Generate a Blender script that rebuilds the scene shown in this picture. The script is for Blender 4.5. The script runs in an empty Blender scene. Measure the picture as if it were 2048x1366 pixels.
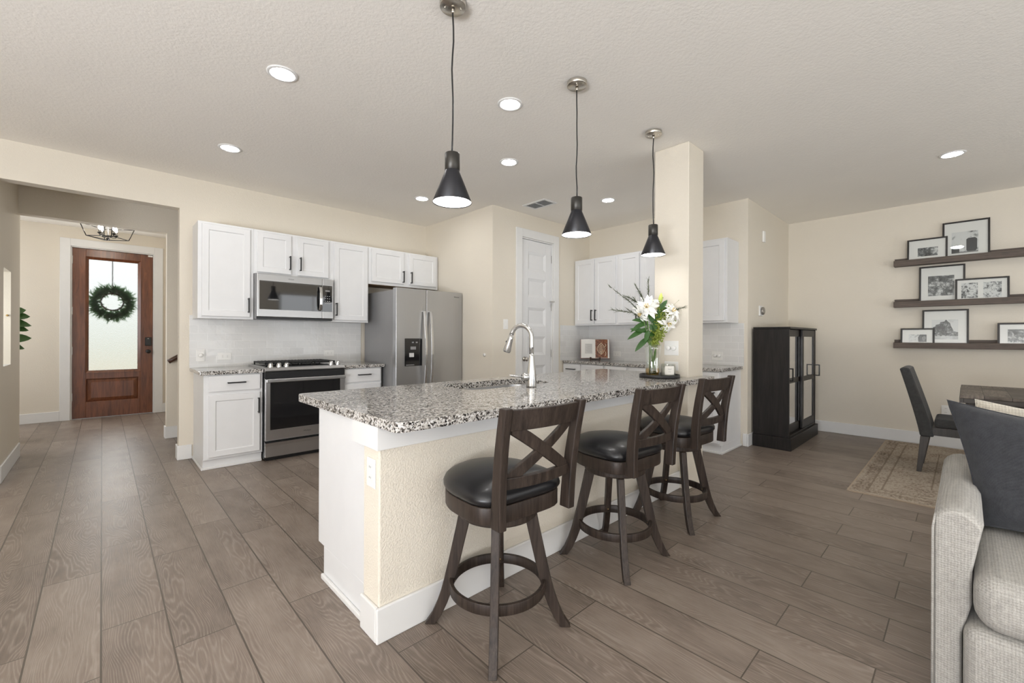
import bpy, bmesh, math, random
from mathutils import Vector, Matrix
random.seed(7)
S = bpy.context.scene
COL = S.collection
PI = math.pi

# ------------------------------------------------------------------ camera
YAW, ROLL, CAMZ, FPX = .7602, .0037, 1.1919, 862.03
fw = Vector((math.sin(YAW), math.cos(YAW), 0)); r0 = Vector((math.cos(YAW), -math.sin(YAW), 0)); u0 = Vector((0, 0, 1))
cr = r0*math.cos(ROLL) + u0*math.sin(ROLL); cu = u0*math.cos(ROLL) - r0*math.sin(ROLL)
cam = bpy.data.cameras.new('camera'); camo = bpy.data.objects.new('camera', cam); COL.objects.link(camo)
camo.matrix_world = Matrix(((cr.x, cu.x, -fw.x, 0), (cr.y, cu.y, -fw.y, 0), (cr.z, cu.z, -fw.z, CAMZ), (0, 0, 0, 1)))
cam.sensor_width = 36; cam.lens = 36*FPX/2048; cam.shift_y = -7.8353/2048
cam.clip_start = .02; cam.clip_end = 200
S.camera = camo

# ------------------------------------------------------------------ view, world, daylight
vs = S.view_settings
vs.view_transform = 'Standard'; vs.look = 'None'; vs.gamma = 1; vs.use_curve_mapping = False
vs.exposure = 0.14
S.cycles.use_denoising = True
S.cycles.max_bounces = 10; S.cycles.diffuse_bounces = 6; S.cycles.glossy_bounces = 5; S.cycles.transmission_bounces = 10
S.cycles.sample_clamp_indirect = 6; S.cycles.transparent_max_bounces = 32
S.cycles.caustics_reflective = False; S.cycles.caustics_refractive = False
wd = bpy.data.worlds.new('daylight_sky'); S.world = wd; wd.use_nodes = True
wn = wd.node_tree; wn.nodes.clear()
wo = wn.nodes.new('ShaderNodeOutputWorld'); wb = wn.nodes.new('ShaderNodeBackground')
wt = wn.nodes.new('ShaderNodeTexCoord'); ws = wn.nodes.new('ShaderNodeSeparateXYZ'); wr = wn.nodes.new('ShaderNodeValToRGB')
wn.links.new(wt.outputs['Generated'], ws.inputs[0])
wm_ = wn.nodes.new('ShaderNodeMapRange'); wm_.inputs[1].default_value = -1; wm_.inputs[2].default_value = 1
wn.links.new(ws.outputs[2], wm_.inputs[0]); wn.links.new(wm_.outputs[0], wr.inputs[0])
e = wr.color_ramp.elements
e[0].position = .44; e[0].color = (.30, .33, .20, 1); e[1].position = .56; e[1].color = (.95, .98, 1, 1)
m_ = wr.color_ramp.elements.new(.50); m_.color = (.76, .79, .74, 1)
wn.links.new(wr.outputs[0], wb.inputs[0]); wb.inputs[1].default_value = 1.05
wn.links.new(wb.outputs[0], wo.inputs[0])

sun = bpy.data.lights.new('sun', 'SUN'); sun.energy = .7; sun.angle = .01; sun.color = (1, .96, .88)
suno = bpy.data.objects.new('sun', sun); COL.objects.link(suno); suno.location = (4, 16, 9)
suno.rotation_euler = Vector((-.30, -.50, -.81)).to_track_quat('-Z', 'Y').to_euler()
def area(name, loc, target, sx, sy, power, col=(1, 1, 1)):
    l = bpy.data.lights.new(name, 'AREA'); l.shape = 'RECTANGLE'; l.size = sx; l.size_y = sy; l.energy = power; l.color = col
    o = bpy.data.objects.new(name, l); COL.objects.link(o); o.location = loc
    d = (Vector(target)-Vector(loc)).normalized()
    o.rotation_euler = d.to_track_quat('-Z', 'Y').to_euler()
    return o
# daylight coming in through the living-room windows behind and beside the camera
WARM = (.955, .985, 1.05)
area('window_daylight', (-3.98, -1.2, 1.45), (0, -1.2, 1.45), 3.6, 1.9, 20, WARM)
area('window_daylight', (1.0, -3.78, 1.45), (1.0, 0, 1.45), 3.0, 1.9, 16, WARM)
area('window_daylight', (4.6, -3.78, 1.45), (4.6, 0, 1.45), 1.8, 1.9, 9, WARM)
# added fill lamps by the same windows, aimed up to brighten the ceiling
area('ceiling_fill', (-3.75, -1.0, .55), (-2.85, -1.0, 2.9), 4.0, .8, 455, WARM)
area('ceiling_fill', (1.0, -3.6, .55), (1.0, -2.4, 2.9), 3.0, .8, 50, WARM)
area('ceiling_fill', (4.6, -3.6, .55), (4.6, -2.4, 2.9), 1.8, .8, 28, WARM)
# daylight at the front door and the hall window; last lamp is added foyer fill
area('door_daylight', (.126, 8.71, 1.5), (.126, 6, 1.5), .5, 1.5, 9, (1, 1, .98))
area('hall_window_daylight', (-1.05, 5.45, 1.4), (-.66, 5.95, 1.4), .3, .8, 6.5, (1, 1, 1))
area('foyer_fill', (-1.9, 7.6, 1.6), (1, 7.4, 1.3), 1.4, 1.4, 24, WARM)

# ------------------------------------------------------------------ materials
def new_mat(name):
    m = bpy.data.materials.new(name); m.use_nodes = True
    nt = m.node_tree; b = nt.nodes['Principled BSDF']
    return m, nt, b
def nd(nt, t, ins=None, **props):
    n = nt.nodes.new(t)
    for k, v in props.items(): setattr(n, k, v)
    if ins:
        for k, v in ins.items():
            if isinstance(v, bpy.types.NodeSocket): nt.links.new(v, n.inputs[k])
            else: n.inputs[k].default_value = v
    return n
def ma(nt, op, a, b=None, c=None, clamp=False):
    n = nt.nodes.new('ShaderNodeMath'); n.operation = op; n.use_clamp = clamp
    for i, v in enumerate((a, b, c)):
        if v is None: continue
        if isinstance(v, bpy.types.NodeSocket): nt.links.new(v, n.inputs[i])
        else: n.inputs[i].default_value = v
    return n.outputs[0]
def mixc(nt, f, a, b, mode='MIX'):
    n = nt.nodes.new('ShaderNodeMix'); n.data_type = 'RGBA'; n.blend_type = mode
    for i, v in ((0, f), (6, a), (7, b)):
        if isinstance(v, bpy.types.NodeSocket): nt.links.new(v, n.inputs[i])
        elif i == 0: n.inputs[0].default_value = v
        else: n.inputs[i].default_value = (*v, 1) if len(v) == 3 else v
    return n.outputs[2]
def ramp(nt, f, stops, interp='LINEAR'):
    n = nt.nodes.new('ShaderNodeValToRGB'); nt.links.new(f, n.inputs[0]); r = n.color_ramp; r.interpolation = interp
    for i, (p, c) in enumerate(stops):
        c = (c, c, c) if isinstance(c, (int, float)) else c
        el = r.elements[i] if i < 2 else r.elements.new(p)
        el.position = p; el.color = (*c, 1)
    return n.outputs[0]
def coords(nt, scale=(1, 1, 1), loc=(0, 0, 0), rot=(0, 0, 0)):
    t = nt.nodes.new('ShaderNodeTexCoord')
    return nd(nt, 'ShaderNodeMapping', {0: t.outputs['Object'], 1: loc, 2: rot, 3: scale}).outputs[0]
def noise(nt, vec, scale, detail=3, rough=.5, dist=0):
    return nd(nt, 'ShaderNodeTexNoise', {'Vector': vec, 'Scale': scale, 'Detail': detail, 'Roughness': rough, 'Distortion': dist}).outputs['Fac']
def bump(nt, b, h, strength=.3, dist=.01):
    n = nd(nt, 'ShaderNodeBump', {'Strength': strength, 'Distance': dist, 'Height': h}); nt.links.new(n.outputs[0], b.inputs['Normal'])
def setc(nt, b, c):
    if isinstance(c, bpy.types.NodeSocket): nt.links.new(c, b.inputs['Base Color'])
    else: b.inputs['Base Color'].default_value = (*c, 1)
def plain(name, col, rough=.5, metal=0, coat=0, spec=None):
    m, nt, b = new_mat(name); v = coords(nt); n = noise(nt, v, 9, 2)
    setc(nt, b, mixc(nt, n, tuple(c*.97 for c in col), tuple(min(1, c*1.03) for c in col)))
    b.inputs['Roughness'].default_value = rough; b.inputs['Metallic'].default_value = metal; b.inputs['Coat Weight'].default_value = coat
    if spec is not None: b.inputs['Specular IOR Level'].default_value = spec
    return m
def paint(name, col, scale=130, strength=.25, rough=.75):
    m, nt, b = new_mat(name); v = coords(nt)
    n1 = noise(nt, v, scale, 2, .55); n2 = noise(nt, v, 3, 2)
    setc(nt, b, mixc(nt, n2, tuple(c*.98 for c in col), tuple(c*1.02 for c in col)))
    b.inputs['Roughness'].default_value = rough; b.inputs['Specular IOR Level'].default_value = .3
    bump(nt, b, ramp(nt, n1, [(.38, 0), (.62, 1)]), strength, .0025)
    return m
def emit(name, col, strength):
    m, nt, b = new_mat(name); setc(nt, b, col); b.inputs['Emission Color'].default_value = (*col, 1); b.inputs['Emission Strength'].default_value = strength
    return m
def wood(name, dark, light, axis=2, scale=1.0, rough=.42, coat=.15, bumps=.15, stretch=14, spec=.5):
    m, nt, b = new_mat(name)
    sc = [stretch*scale]*3; sc[axis] = 1.0*scale
    v = coords(nt, tuple(sc)); n = noise(nt, v, 3.2, 5, .62, .8)
    sc2 = [60*scale]*3; sc2[axis] = 2.2*scale
    f = noise(nt, coords(nt, tuple(sc2)), 3, 3, .6)
    t = ma(nt, 'ADD', ma(nt, 'MULTIPLY', n, .7), ma(nt, 'MULTIPLY', f, .35))
    setc(nt, b, ramp(nt, t, [(.36, dark), (.68, light)]))
    b.inputs['Roughness'].default_value = rough; b.inputs['Coat Weight'].default_value = coat; b.inputs['Coat Roughness'].default_value = .25; b.inputs['Specular IOR Level'].default_value = spec
    bump(nt, b, f, bumps, .001)
    return m
def brushed(name, col=(.62, .61, .60), rough=.28, axis=0, amt=.05):
    m, nt, b = new_mat(name); sc = [420]*3; sc[axis] = 3
    n = noise(nt, coords(nt, tuple(sc)), 1, 2)
    w2 = noise(nt, coords(nt, (1.5, 1.5, .8)), 2.0, 1)
    setc(nt, b, mixc(nt, n, tuple(c*.96 for c in col), tuple(c*1.03 for c in col))); b.inputs['Metallic'].default_value = 1
    b.inputs['Roughness'].default_value = rough
    b.inputs['Anisotropic'].default_value = .4
    bump(nt, b, w2, amt*4, .02)
    return m
def glass(name, col=(1, 1, 1), rough=0, ior=1.45):
    m, nt, b = new_mat(name); setc(nt, b, col); b.inputs['Transmission Weight'].default_value = 1; b.inputs['Roughness'].default_value = rough; b.inputs['IOR'].default_value = ior
    return m
def thin(name, col, base, rough):
    # thin clear glass: what is behind shows through, the surface mirrors more at grazing angles
    m = bpy.data.materials.new(name); m.use_nodes = True; nt = m.node_tree; nt.nodes.clear()
    out = nt.nodes.new('ShaderNodeOutputMaterial'); lw = nd(nt, 'ShaderNodeLayerWeight', {'Blend': .5})
    fr = ma(nt, 'ADD', base, ma(nt, 'MULTIPLY', ma(nt, 'POWER', lw.outputs['Facing'], 4.5), 1-base), None, True)
    tr_ = nd(nt, 'ShaderNodeBsdfTransparent', {0: (*col, 1)}); gl = nd(nt, 'ShaderNodeBsdfGlossy', {'Color': (1, 1, 1, 1), 'Roughness': rough})
    mx = nd(nt, 'ShaderNodeMixShader', {0: fr, 1: tr_.outputs[0], 2: gl.outputs[0]}); nt.links.new(mx.outputs[0], out.inputs[0]); return m
def fabric(name, dark, light, sc=420, mott=40, bs=.5, per=.008, wv=.35, rough=.95):
    m, nt, b = new_mat(name); v = coords(nt)
    wx = nd(nt, 'ShaderNodeTexWave', {'Vector': v, 'Scale': .314/per, 'Distortion': .8, 'Detail': 2., 'Detail Scale': 3.}, bands_direction='X').outputs['Fac']
    wy = nd(nt, 'ShaderNodeTexWave', {'Vector': v, 'Scale': .314/per, 'Distortion': .8, 'Detail': 2., 'Detail Scale': 3.}, bands_direction='Y').outputs['Fac']
    wz = nd(nt, 'ShaderNodeTexWave', {'Vector': v, 'Scale': .314/per, 'Distortion': .8, 'Detail': 2., 'Detail Scale': 3.}, bands_direction='Z').outputs['Fac']
    n = noise(nt, v, mott, 4, .7); fn = noise(nt, v, sc*1.1, 2, .6)
    h = ma(nt, 'MULTIPLY', ma(nt, 'ADD', ma(nt, 'ADD', wx, wy), wz), .333)
    t = ma(nt, 'ADD', ma(nt, 'ADD', ma(nt, 'MULTIPLY', h, wv), (.35-wv)*.5), ma(nt, 'ADD', ma(nt, 'MULTIPLY', n, .35), ma(nt, 'MULTIPLY', fn, .4)))
    setc(nt, b, ramp(nt, t, [(.36, dark), (.72, light)]))
    b.inputs['Roughness'].default_value = rough; b.inputs['Specular IOR Level'].default_value = .15; b.inputs['Sheen Weight'].default_value = .15
    bump(nt, b, ma(nt, 'ADD', h, ma(nt, 'MULTIPLY', fn, .6)), bs, .003)
    return m

WALL = (.72, .668, .575)
mWALL = paint('wall_paint', WALL, 120, .22)
mWALLT = paint('textured_wall_paint', WALL, 130, .42)
mCEIL = paint('ceiling_paint', (.86, .83, .775), 60, .24, .9)
mTRIM = plain('white_trim_paint', (.75, .75, .74), .38)
mCAB = plain('white_cabinet_paint', (.735, .74, .745), .33)
mBLK = plain('matte_black_metal', (.013, .013, .014), .38, 0)
mBLKM = plain('black_bronze', (.02, .019, .018), .35, .6)
mSHADE = plain('satin_black_shade', (.018, .018, .022), .32, .3)
mSOCK = plain('dark_bronze_socket', (.055, .052, .047), .38, .7)
mWHITEIN = plain('white_enamel', (.9, .9, .9), .4)
mNICK = brushed('brushed_nickel', (.58, .55, .50), .26, 0)
mCHROME = brushed('satin_steel', (.66, .66, .655), .22, 2, 0)
mSS = brushed('stainless_steel', (.50, .50, .505), .30, 0)
mSSV = brushed('stainless_vertical', (.50, .505, .515), .30, 2, .06)
mSSD = plain('grey_appliance_side', (.30, .30, .305), .42, .35)
mBGL = plain('black_appliance_glass', (.008, .008, .009), .04, 0, 1.0, 1.0)
mBGD = plain('dark_oven_glass', (.007, .007, .008), .07, 0, .2)
mBPL = plain('black_plastic', (.012, .012, .013), .3)
mIRON = plain('cast_iron', (.012, .012, .012), .55)
mBULB = emit('pendant_bulb_glow', (1, .985, .96), 16)
mLENS = emit('downlight_lens', (1, .985, .965), 105)
mCANDB = emit('candle_bulb_glow', (1, .93, .82), 150)
mLEATH = plain('black_leather', (.006, .006, .0075), .36, 0, .12)
mSTOOL = wood('dark_walnut_stain', (.013, .009, .007), (.052, .037, .029), 2, 1.1, .46, .06, spec=.28)
mESP = wood('espresso_wood', (.006, .005, .0045), (.020, .0165, .0148), 2, .8, .42, .05, spec=.3)
mMAHOG = wood('mahogany', (.075, .021, .008), (.22, .072, .027), 2, .8, .34, .35, .08, 10)
mLEDGE = wood('weathered_ledge_wood', (.050, .038, .030), (.135, .100, .078), 1, 1.2, .6, 0)
mTABLE = wood('dark_grey_wood', (.028, .024, .021), (.085, .072, .062), 1, 1, .5, .1)
mCHLEG = wood('chair_leg_wood', (.024, .021, .019), (.062, .053, .047), 2, 1, .45, .1)
mBOOKST = wood('book_stand_wood', (.018, .010, .007), (.075, .035, .022), 0, 2, .5, .1)
mRAW = wood('raw_plywood', (.16, .09, .04), (.30, .19, .10), 1, 1, .7, 0)
mSOFA = fabric('light_grey_weave', (.25, .24, .22), (.50, .485, .45), 380, 60, .5, .0075, .22)
mPILL = fabric('charcoal_linen', (.019, .020, .023), (.060, .062, .068), 520, 35, .25, .003, .12)
mKNIT = fabric('cream_knit', (.42, .39, .33), (.68, .64, .56), 300, 30, .8, .009, .3)
mCHAIR = fabric('charcoal_chair_fabric', (.026, .026, .027), (.078, .078, .077), 600, 40, .3, .004, .15)
mVGL = thin('vase_glass', (.97, .98, .97), .09, .015)
mPANE = thin('clear_pane', (.97, .98, .98), .05, .01)
mMIRR = thin('reflective_cabinet_glass', (.95, .95, .94), .68, .01)
mWATER = thin('amber_water', (.86, .72, .44), .03, .02)
mWAX = plain('candle_wax', (.86, .83, .76), .5)
mLABEL = plain('candle_label_paper', (.88, .86, .80), .6)
mPAPER = plain('page_paper', (.80, .79, .76), .7)
mINK = plain('grey_ink', (.30, .30, .30), .7)
mSTEM = plain('green_stem', (.10, .20, .04), .5)
mLEAF = plain('lily_leaf', (.032, .092, .018), .36)
mFILL = plain('yellow_green_filler', (.20, .25, .03), .55)
mFERN = plain('grey_green_wisp', (.085, .10, .055), .6)
mPETAL = plain('white_petal', (.88, .88, .84), .5)
mSTAM = plain('yellow_stamen', (.65, .45, .08), .6)
mBUD = plain('green_white_bud', (.50, .58, .12), .5)
mPINE, _nt, _b = new_mat('wreath_needles'); setc(_nt, _b, (.10, .24, .10))
_tl = nd(_nt, 'ShaderNodeBsdfTranslucent', {0: (.16, .34, .14, 1)}); _mx = nd(_nt, 'ShaderNodeMixShader', {0: .5, 1: _b.outputs[0], 2: _tl.outputs[0]})
_nt.links.new(_mx.outputs[0], _nt.nodes['Material Output'].inputs[0])
mTWIG = plain('twig_brown', (.07, .035, .018), .7)
mPLATE = plain('white_switch_plastic', (.82, .815, .79), .3)
mSLOT = plain('slot_grey', (.12, .12, .12), .5)
mBRASS = plain('brass', (.65, .45, .18), .3, 1)
mHINGE = plain('satin_hinge', (.5, .49, .46), .35, .9)
mMAT = plain('white_mat_board', (.88, .86, .82), .8)
mFRAME = plain('black_picture_frame', (.015, .012, .010), .4)
mPHD = plain('photo_dark_grey', (.035, .036, .038), .5)
mPHM = plain('photo_mid_grey', (.22, .22, .215), .5)
mPHL = plain('photo_light_grey', (.62, .62, .61), .5)
mSTONE = plain('porch_concrete', (.62, .54, .40), .9)
mGREEN = plain('hedge_green', (.10, .16, .05), .8)
mPOT = plain('plant_pot_glaze', (.55, .53, .5), .4)
mSOIL = plain('potting_soil', (.03, .02, .015), .9)

def m_floor():
    m, nt, b = new_mat('wood_look_plank_tile')
    t = nt.nodes.new('ShaderNodeTexCoord'); s = nd(nt, 'ShaderNodeSeparateXYZ', {0: t.outputs['Object']})
    x, y = s.outputs[0], s.outputs[1]
    PW, PL = .2031, .931
    rx = ma(nt, 'DIVIDE', x, PW); row = ma(nt, 'FLOOR', rx)
    par = ma(nt, 'FRACT', ma(nt, 'MULTIPLY', row, .5))          # 0 even, .5 odd
    off = ma(nt, 'ADD', ma(nt, 'MULTIPLY', par, -.64), .54)
    ry = ma(nt, 'DIVIDE', ma(nt, 'SUBTRACT', y, off), PL); colm = ma(nt, 'FLOOR', ry)
    fx = ma(nt, 'FRACT', rx); fy = ma(nt, 'FRACT', ry)
    def edge(f, size):
        d = ma(nt, 'MINIMUM', f, ma(nt, 'SUBTRACT', 1, f)); return ma(nt, 'MULTIPLY', d, size)
    d1 = ma(nt, 'LESS_THAN', edge(fx, PW), .0030); d2 = ma(nt, 'LESS_THAN', edge(fy, PL), .0023)
    gr = ma(nt, 'MAXIMUM', d1, d2)
    cid = nd(nt, 'ShaderNodeCombineXYZ', {0: row, 1: colm})
    wn_ = nd(nt, 'ShaderNodeTexWhiteNoise', {0: cid.outputs[0]}, noise_dimensions='3D')
    rnd = wn_.outputs['Value']
    # per-plank grain, stretched along Y
    gz = ma(nt, 'MULTIPLY', rnd, 37.)
    gv = nd(nt, 'ShaderNodeCombineXYZ', {0: ma(nt, 'MULTIPLY', x, 6.5), 1: ma(nt, 'MULTIPLY', y, 1.0), 2: gz}).outputs[0]
    n = noise(nt, gv, 1.0, 2, .4, .15)
    metric = ma(nt, 'ADD', ma(nt, 'MULTIPLY', x, .55), ma(nt, 'MULTIPLY', n, .20))
    wob = noise(nt, nd(nt, 'ShaderNodeCombineXYZ', {0: ma(nt, 'MULTIPLY', x, 40), 1: ma(nt, 'MULTIPLY', y, 14), 2: gz}).outputs[0], 1, 2, .5)
    metric = ma(nt, 'ADD', metric, ma(nt, 'MULTIPLY', wob, .0018))
    rings = ma(nt, 'SINE', ma(nt, 'MULTIPLY', metric, 2*PI/.0050))
    rings2 = ma(nt, 'ADD', ma(nt, 'MULTIPLY', rings, .5), .5)
    fv = nd(nt, 'ShaderNodeCombineXYZ', {0: ma(nt, 'MULTIPLY', x, 170), 1: ma(nt, 'MULTIPLY', y, 9), 2: gz}).outputs[0]
    fine = noise(nt, fv, 1.2, 3, .6)
    blv = nd(nt, 'ShaderNodeCombineXYZ', {0: ma(nt, 'MULTIPLY', x, 7), 1: ma(nt, 'MULTIPLY', y, 3), 2: gz}).outputs[0]
    blot = noise(nt, blv, 1.3, 3, .6)
    lines = ma(nt, 'MULTIPLY', ma(nt, 'POWER', rings2, 2.5), ramp(nt, fine, [(.30, .3), (.62, 1)]))
    tone = ma(nt, 'ADD', ma(nt, 'MULTIPLY', blot, .65), ma(nt, 'ADD', ma(nt, 'MULTIPLY', ma(nt, 'SUBTRACT', rnd, .5), .26), ma(nt, 'MULTIPLY', fine, .40)))
    c = ramp(nt, tone, [(.22, (.108, .083, .066)), (.55, (.205, .162, .132)), (.85, (.285, .236, .198))])
    c = mixc(nt, ma(nt, 'MULTIPLY', lines, .38), c, (.40, .345, .295))
    c = mixc(nt, gr, c, (.085, .068, .052))
    setc(nt, b, c)
    nt.links.new(ma(nt, 'ADD', ma(nt, 'MULTIPLY', fine, .18), .30), b.inputs['Roughness'])
    b.inputs['Specular IOR Level'].default_value = .42
    h = ma(nt, 'SUBTRACT', ma(nt, 'ADD', ma(nt, 'MULTIPLY', lines, .25), ma(nt, 'MULTIPLY', fine, .18)), ma(nt, 'MULTIPLY', gr, 1.6))
    bump(nt, b, h, .3, .002)
    return m
mFLOOR = m_floor()

def m_granite():
    m, nt, b = new_mat('speckled_granite'); v = coords(nt)
    nz = nd(nt, 'ShaderNodeTexNoise', {'Vector': v, 'Scale': 70., 'Detail': 2.})
    sc_ = nd(nt, 'ShaderNodeVectorMath', {0: nz.outputs['Color']}, operation='SCALE'); sc_.inputs['Scale'].default_value = .012
    v2 = nd(nt, 'ShaderNodeVectorMath', {0: v, 1: sc_.outputs[0]}, operation='ADD')
    vo = nd(nt, 'ShaderNodeTexVoronoi', {'Vector': v2.outputs[0], 'Scale': 150.})
    sp = nd(nt, 'ShaderNodeSeparateColor', {0: vo.outputs['Color']})
    big = noise(nt, v, 26, 4, .65)
    t = ma(nt, 'ADD', ma(nt, 'MULTIPLY', sp.outputs[0], .75), ma(nt, 'MULTIPLY', big, .5))
    c = ramp(nt, t, [(.0, (.006, .006, .007)), (.36, (.012, .011, .011)), (.40, (.085, .077, .070)), (.52, (.22, .20, .18)), (.60, (.42, .395, .36)), (.80, (.58, .56, .53)), (1., (.74, .73, .715))], 'LINEAR')
    fi = noise(nt, v, 300, 2, .6)
    c = mixc(nt, ma(nt, 'MULTIPLY', ramp(nt, fi, [(.55, 0), (.62, 1)]), .6), c, (.035, .032, .032))
    setc(nt, b, c); b.inputs['Roughness'].default_value = .10; b.inputs['Specular IOR Level'].default_value = .45
    return m
mGRAN = m_granite()

def m_tile(name, axis):
    # glossy hand-made subway tile; axis = horizontal world axis of the wall (0 = x, 1 = y)
    m, nt, b = new_mat(name); t = nt.nodes.new('ShaderNodeTexCoord'); s = nd(nt, 'ShaderNodeSeparateXYZ', {0: t.outputs['Object']})
    h = s.outputs[axis]; z = s.outputs[2]
    vec = nd(nt, 'ShaderNodeCombineXYZ', {0: h, 1: z}).outputs[0]
    br = nd(nt, 'ShaderNodeTexBrick', {'Vector': vec, 'Color1': (0, 0, 0, 1), 'Color2': (1, 1, 1, 1), 'Mortar': (.5, .5, .5, 1), 'Scale': 1., 'Mortar Size': .0018, 'Mortar Smooth': .3, 'Bias': 0., 'Brick Width': .152, 'Row Height': .0765})
    n = noise(nt, coords(nt), 22, 2, .5)
    tone = nd(nt, 'ShaderNodeSeparateColor', {0: br.outputs['Color']}).outputs[0]
    c = mixc(nt, tone, (.70, .70, .69), (.76, .76, .75))
    c = mixc(nt, br.outputs['Fac'], c, (.86, .855, .845))
    setc(nt, b, c); b.inputs['Roughness'].default_value = .10; b.inputs['Coat Weight'].default_value = .4
    hh = ma(nt, 'SUBTRACT', ma(nt, 'ADD', n, ma(nt, 'MULTIPLY', tone, .3)), ma(nt, 'MULTIPLY', br.outputs['Fac'], .9))
    bump(nt, b, hh, .35, .006)
    return m
mTILEX = m_tile('subway_tile_x', 0); mTILEY = m_tile('subway_tile_y', 1)

def m_rug():
    m, nt, b = new_mat('distressed_rug'); t = nt.nodes.new('ShaderNodeTexCoord'); s = nd(nt, 'ShaderNodeSeparateXYZ', {0: t.outputs['Object']})
    x, y = s.outputs[0], s.outputs[1]
    v = nd(nt, 'ShaderNodeCombineXYZ', {0: ma(nt, 'MULTIPLY', x, 16), 1: ma(nt, 'MULTIPLY', y, 34)}).outputs[0]
    n = noise(nt, v, 1.6, 5, .7); big = noise(nt, nd(nt, 'ShaderNodeCombineXYZ', {0: x, 1: y}).outputs[0], 4.5, 3, .6)
    # border bands measured from the rug's edges (local origin at centre)
    dx = ma(nt, 'SUBTRACT', 1.22, ma(nt, 'ABSOLUTE', x)); dy = ma(nt, 'SUBTRACT', 1.66, ma(nt, 'ABSOLUTE', y))
    d = ma(nt, 'MINIMUM', dx, dy)
    def line(at, w): return ma(nt, 'LESS_THAN', ma(nt, 'ABSOLUTE', ma(nt, 'SUBTRACT', d, at)), w)
    inner = ma(nt, 'GREATER_THAN', d, .19); mid = ma(nt, 'MULTIPLY', ma(nt, 'GREATER_THAN', d, .035), ma(nt, 'LESS_THAN', d, .11))
    k = ma(nt, 'ADD', ma(nt, 'MULTIPLY', n, .75), ma(nt, 'MULTIPLY', big, .35))
    k = ma(nt, 'ADD', k, ma(nt, 'MULTIPLY', mid, -.05))
    c = ramp(nt, k, [(.38, (.16, .122, .092)), (.48, (.30, .245, .195)), (.60, (.43, .37, .30))])
    ln = ma(nt, 'MAXIMUM', line(.115, .006), ma(nt, 'MAXIMUM', line(.19, .006), line(.46, .005)))
    c = mixc(nt, ma(nt, 'MULTIPLY', ln, ma(nt, 'MULTIPLY', n, 1.0)), c, (.13, .095, .065))
    c = mixc(nt, ma(nt, 'LESS_THAN', d, .012), c, (.42, .34, .26))
    setc(nt, b, c); b.inputs['Roughness'].default_value = 1; b.inputs['Specular IOR Level'].default_value = .1
    bump(nt, b, noise(nt, coords(nt), 400, 2), .4, .003)
    return m
mRUG = m_rug()

def m_patch():
    m, nt, b = new_mat('patchwork_table_top'); v = coords(nt)
    br = nd(nt, 'ShaderNodeTexBrick', {'Vector': v, 'Color1': (0, 0, 0, 1), 'Color2': (1, 1, 1, 1), 'Mortar': (0, 0, 0, 1), 'Scale': 1., 'Mortar Size': .002, 'Bias': 0., 'Brick Width': .19, 'Row Height': .14})
    tone = nd(nt, 'ShaderNodeSeparateColor', {0: br.outputs['Color']}).outputs[0]
    g1 = noise(nt, coords(nt, (3, 30, 3)), 2.5, 4, .65); g2 = noise(nt, coords(nt, (30, 3, 3)), 2.5, 4, .65)
    g = ma(nt, 'ADD', ma(nt, 'MULTIPLY', g1, ma(nt, 'GREATER_THAN', tone, .5)), ma(nt, 'MULTIPLY', g2, ma(nt, 'LESS_THAN', tone, .5)))
    c = ramp(nt, ma(nt, 'ADD', ma(nt, 'MULTIPLY', g, .8), ma(nt, 'MULTIPLY', tone, .2)), [(.35, (.055, .044, .036)), (.68, (.215, .180, .150))])
    c = mixc(nt, br.outputs['Fac'], c, (.02, .017, .015))
    setc(nt, b, c); b.inputs['Roughness'].default_value = .5
    return m
mPATCH = m_patch()

def m_photo(name, seed, scale, lo, hi, skew=0):
    m, nt, b = new_mat(name); v = coords(nt, (1, 1, 1), (seed*3.1, seed*1.7, seed))
    n = noise(nt, v, scale, 6, .68, .6); n2 = noise(nt, v, scale*.25, 2, .5)
    t = ma(nt, 'ADD', ma(nt, 'MULTIPLY', n, .75), ma(nt, 'MULTIPLY', n2, .45))
    setc(nt, b, ramp(nt, t, [(lo, (.008, .009, .010)), ((lo+hi)/2, (.13, .135, .135)), (hi, (.72, .72, .70))])); b.inputs['Roughness'].default_value = .35
    return m

def m_bread():
    m, nt, b = new_mat('bread_photo_print'); v = coords(nt)
    n = noise(nt, v, 45, 4, .65, 1.2)
    setc(nt, b, ramp(nt, n, [(.36, (.055, .016, .008)), (.52, (.20, .060, .025)), (.66, (.42, .19, .09))])); b.inputs['Roughness'].default_value = .4
    return m
mBREAD = m_bread(); mCRUST = plain('floury_crust', (.70, .58, .42), .7)

def m_frost():
    m, nt, b = new_mat('textured_door_glass'); v = coords(nt)
    n = noise(nt, v, 120, 2, .5)
    setc(nt, b, (.97, .985, .97)); b.inputs['Transmission Weight'].default_value = 1; b.inputs['Roughness'].default_value = .26; b.inputs['IOR'].default_value = 1.25
    bump(nt, b, n, .6, .006)
    return m
mFROST = m_frost()

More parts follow.
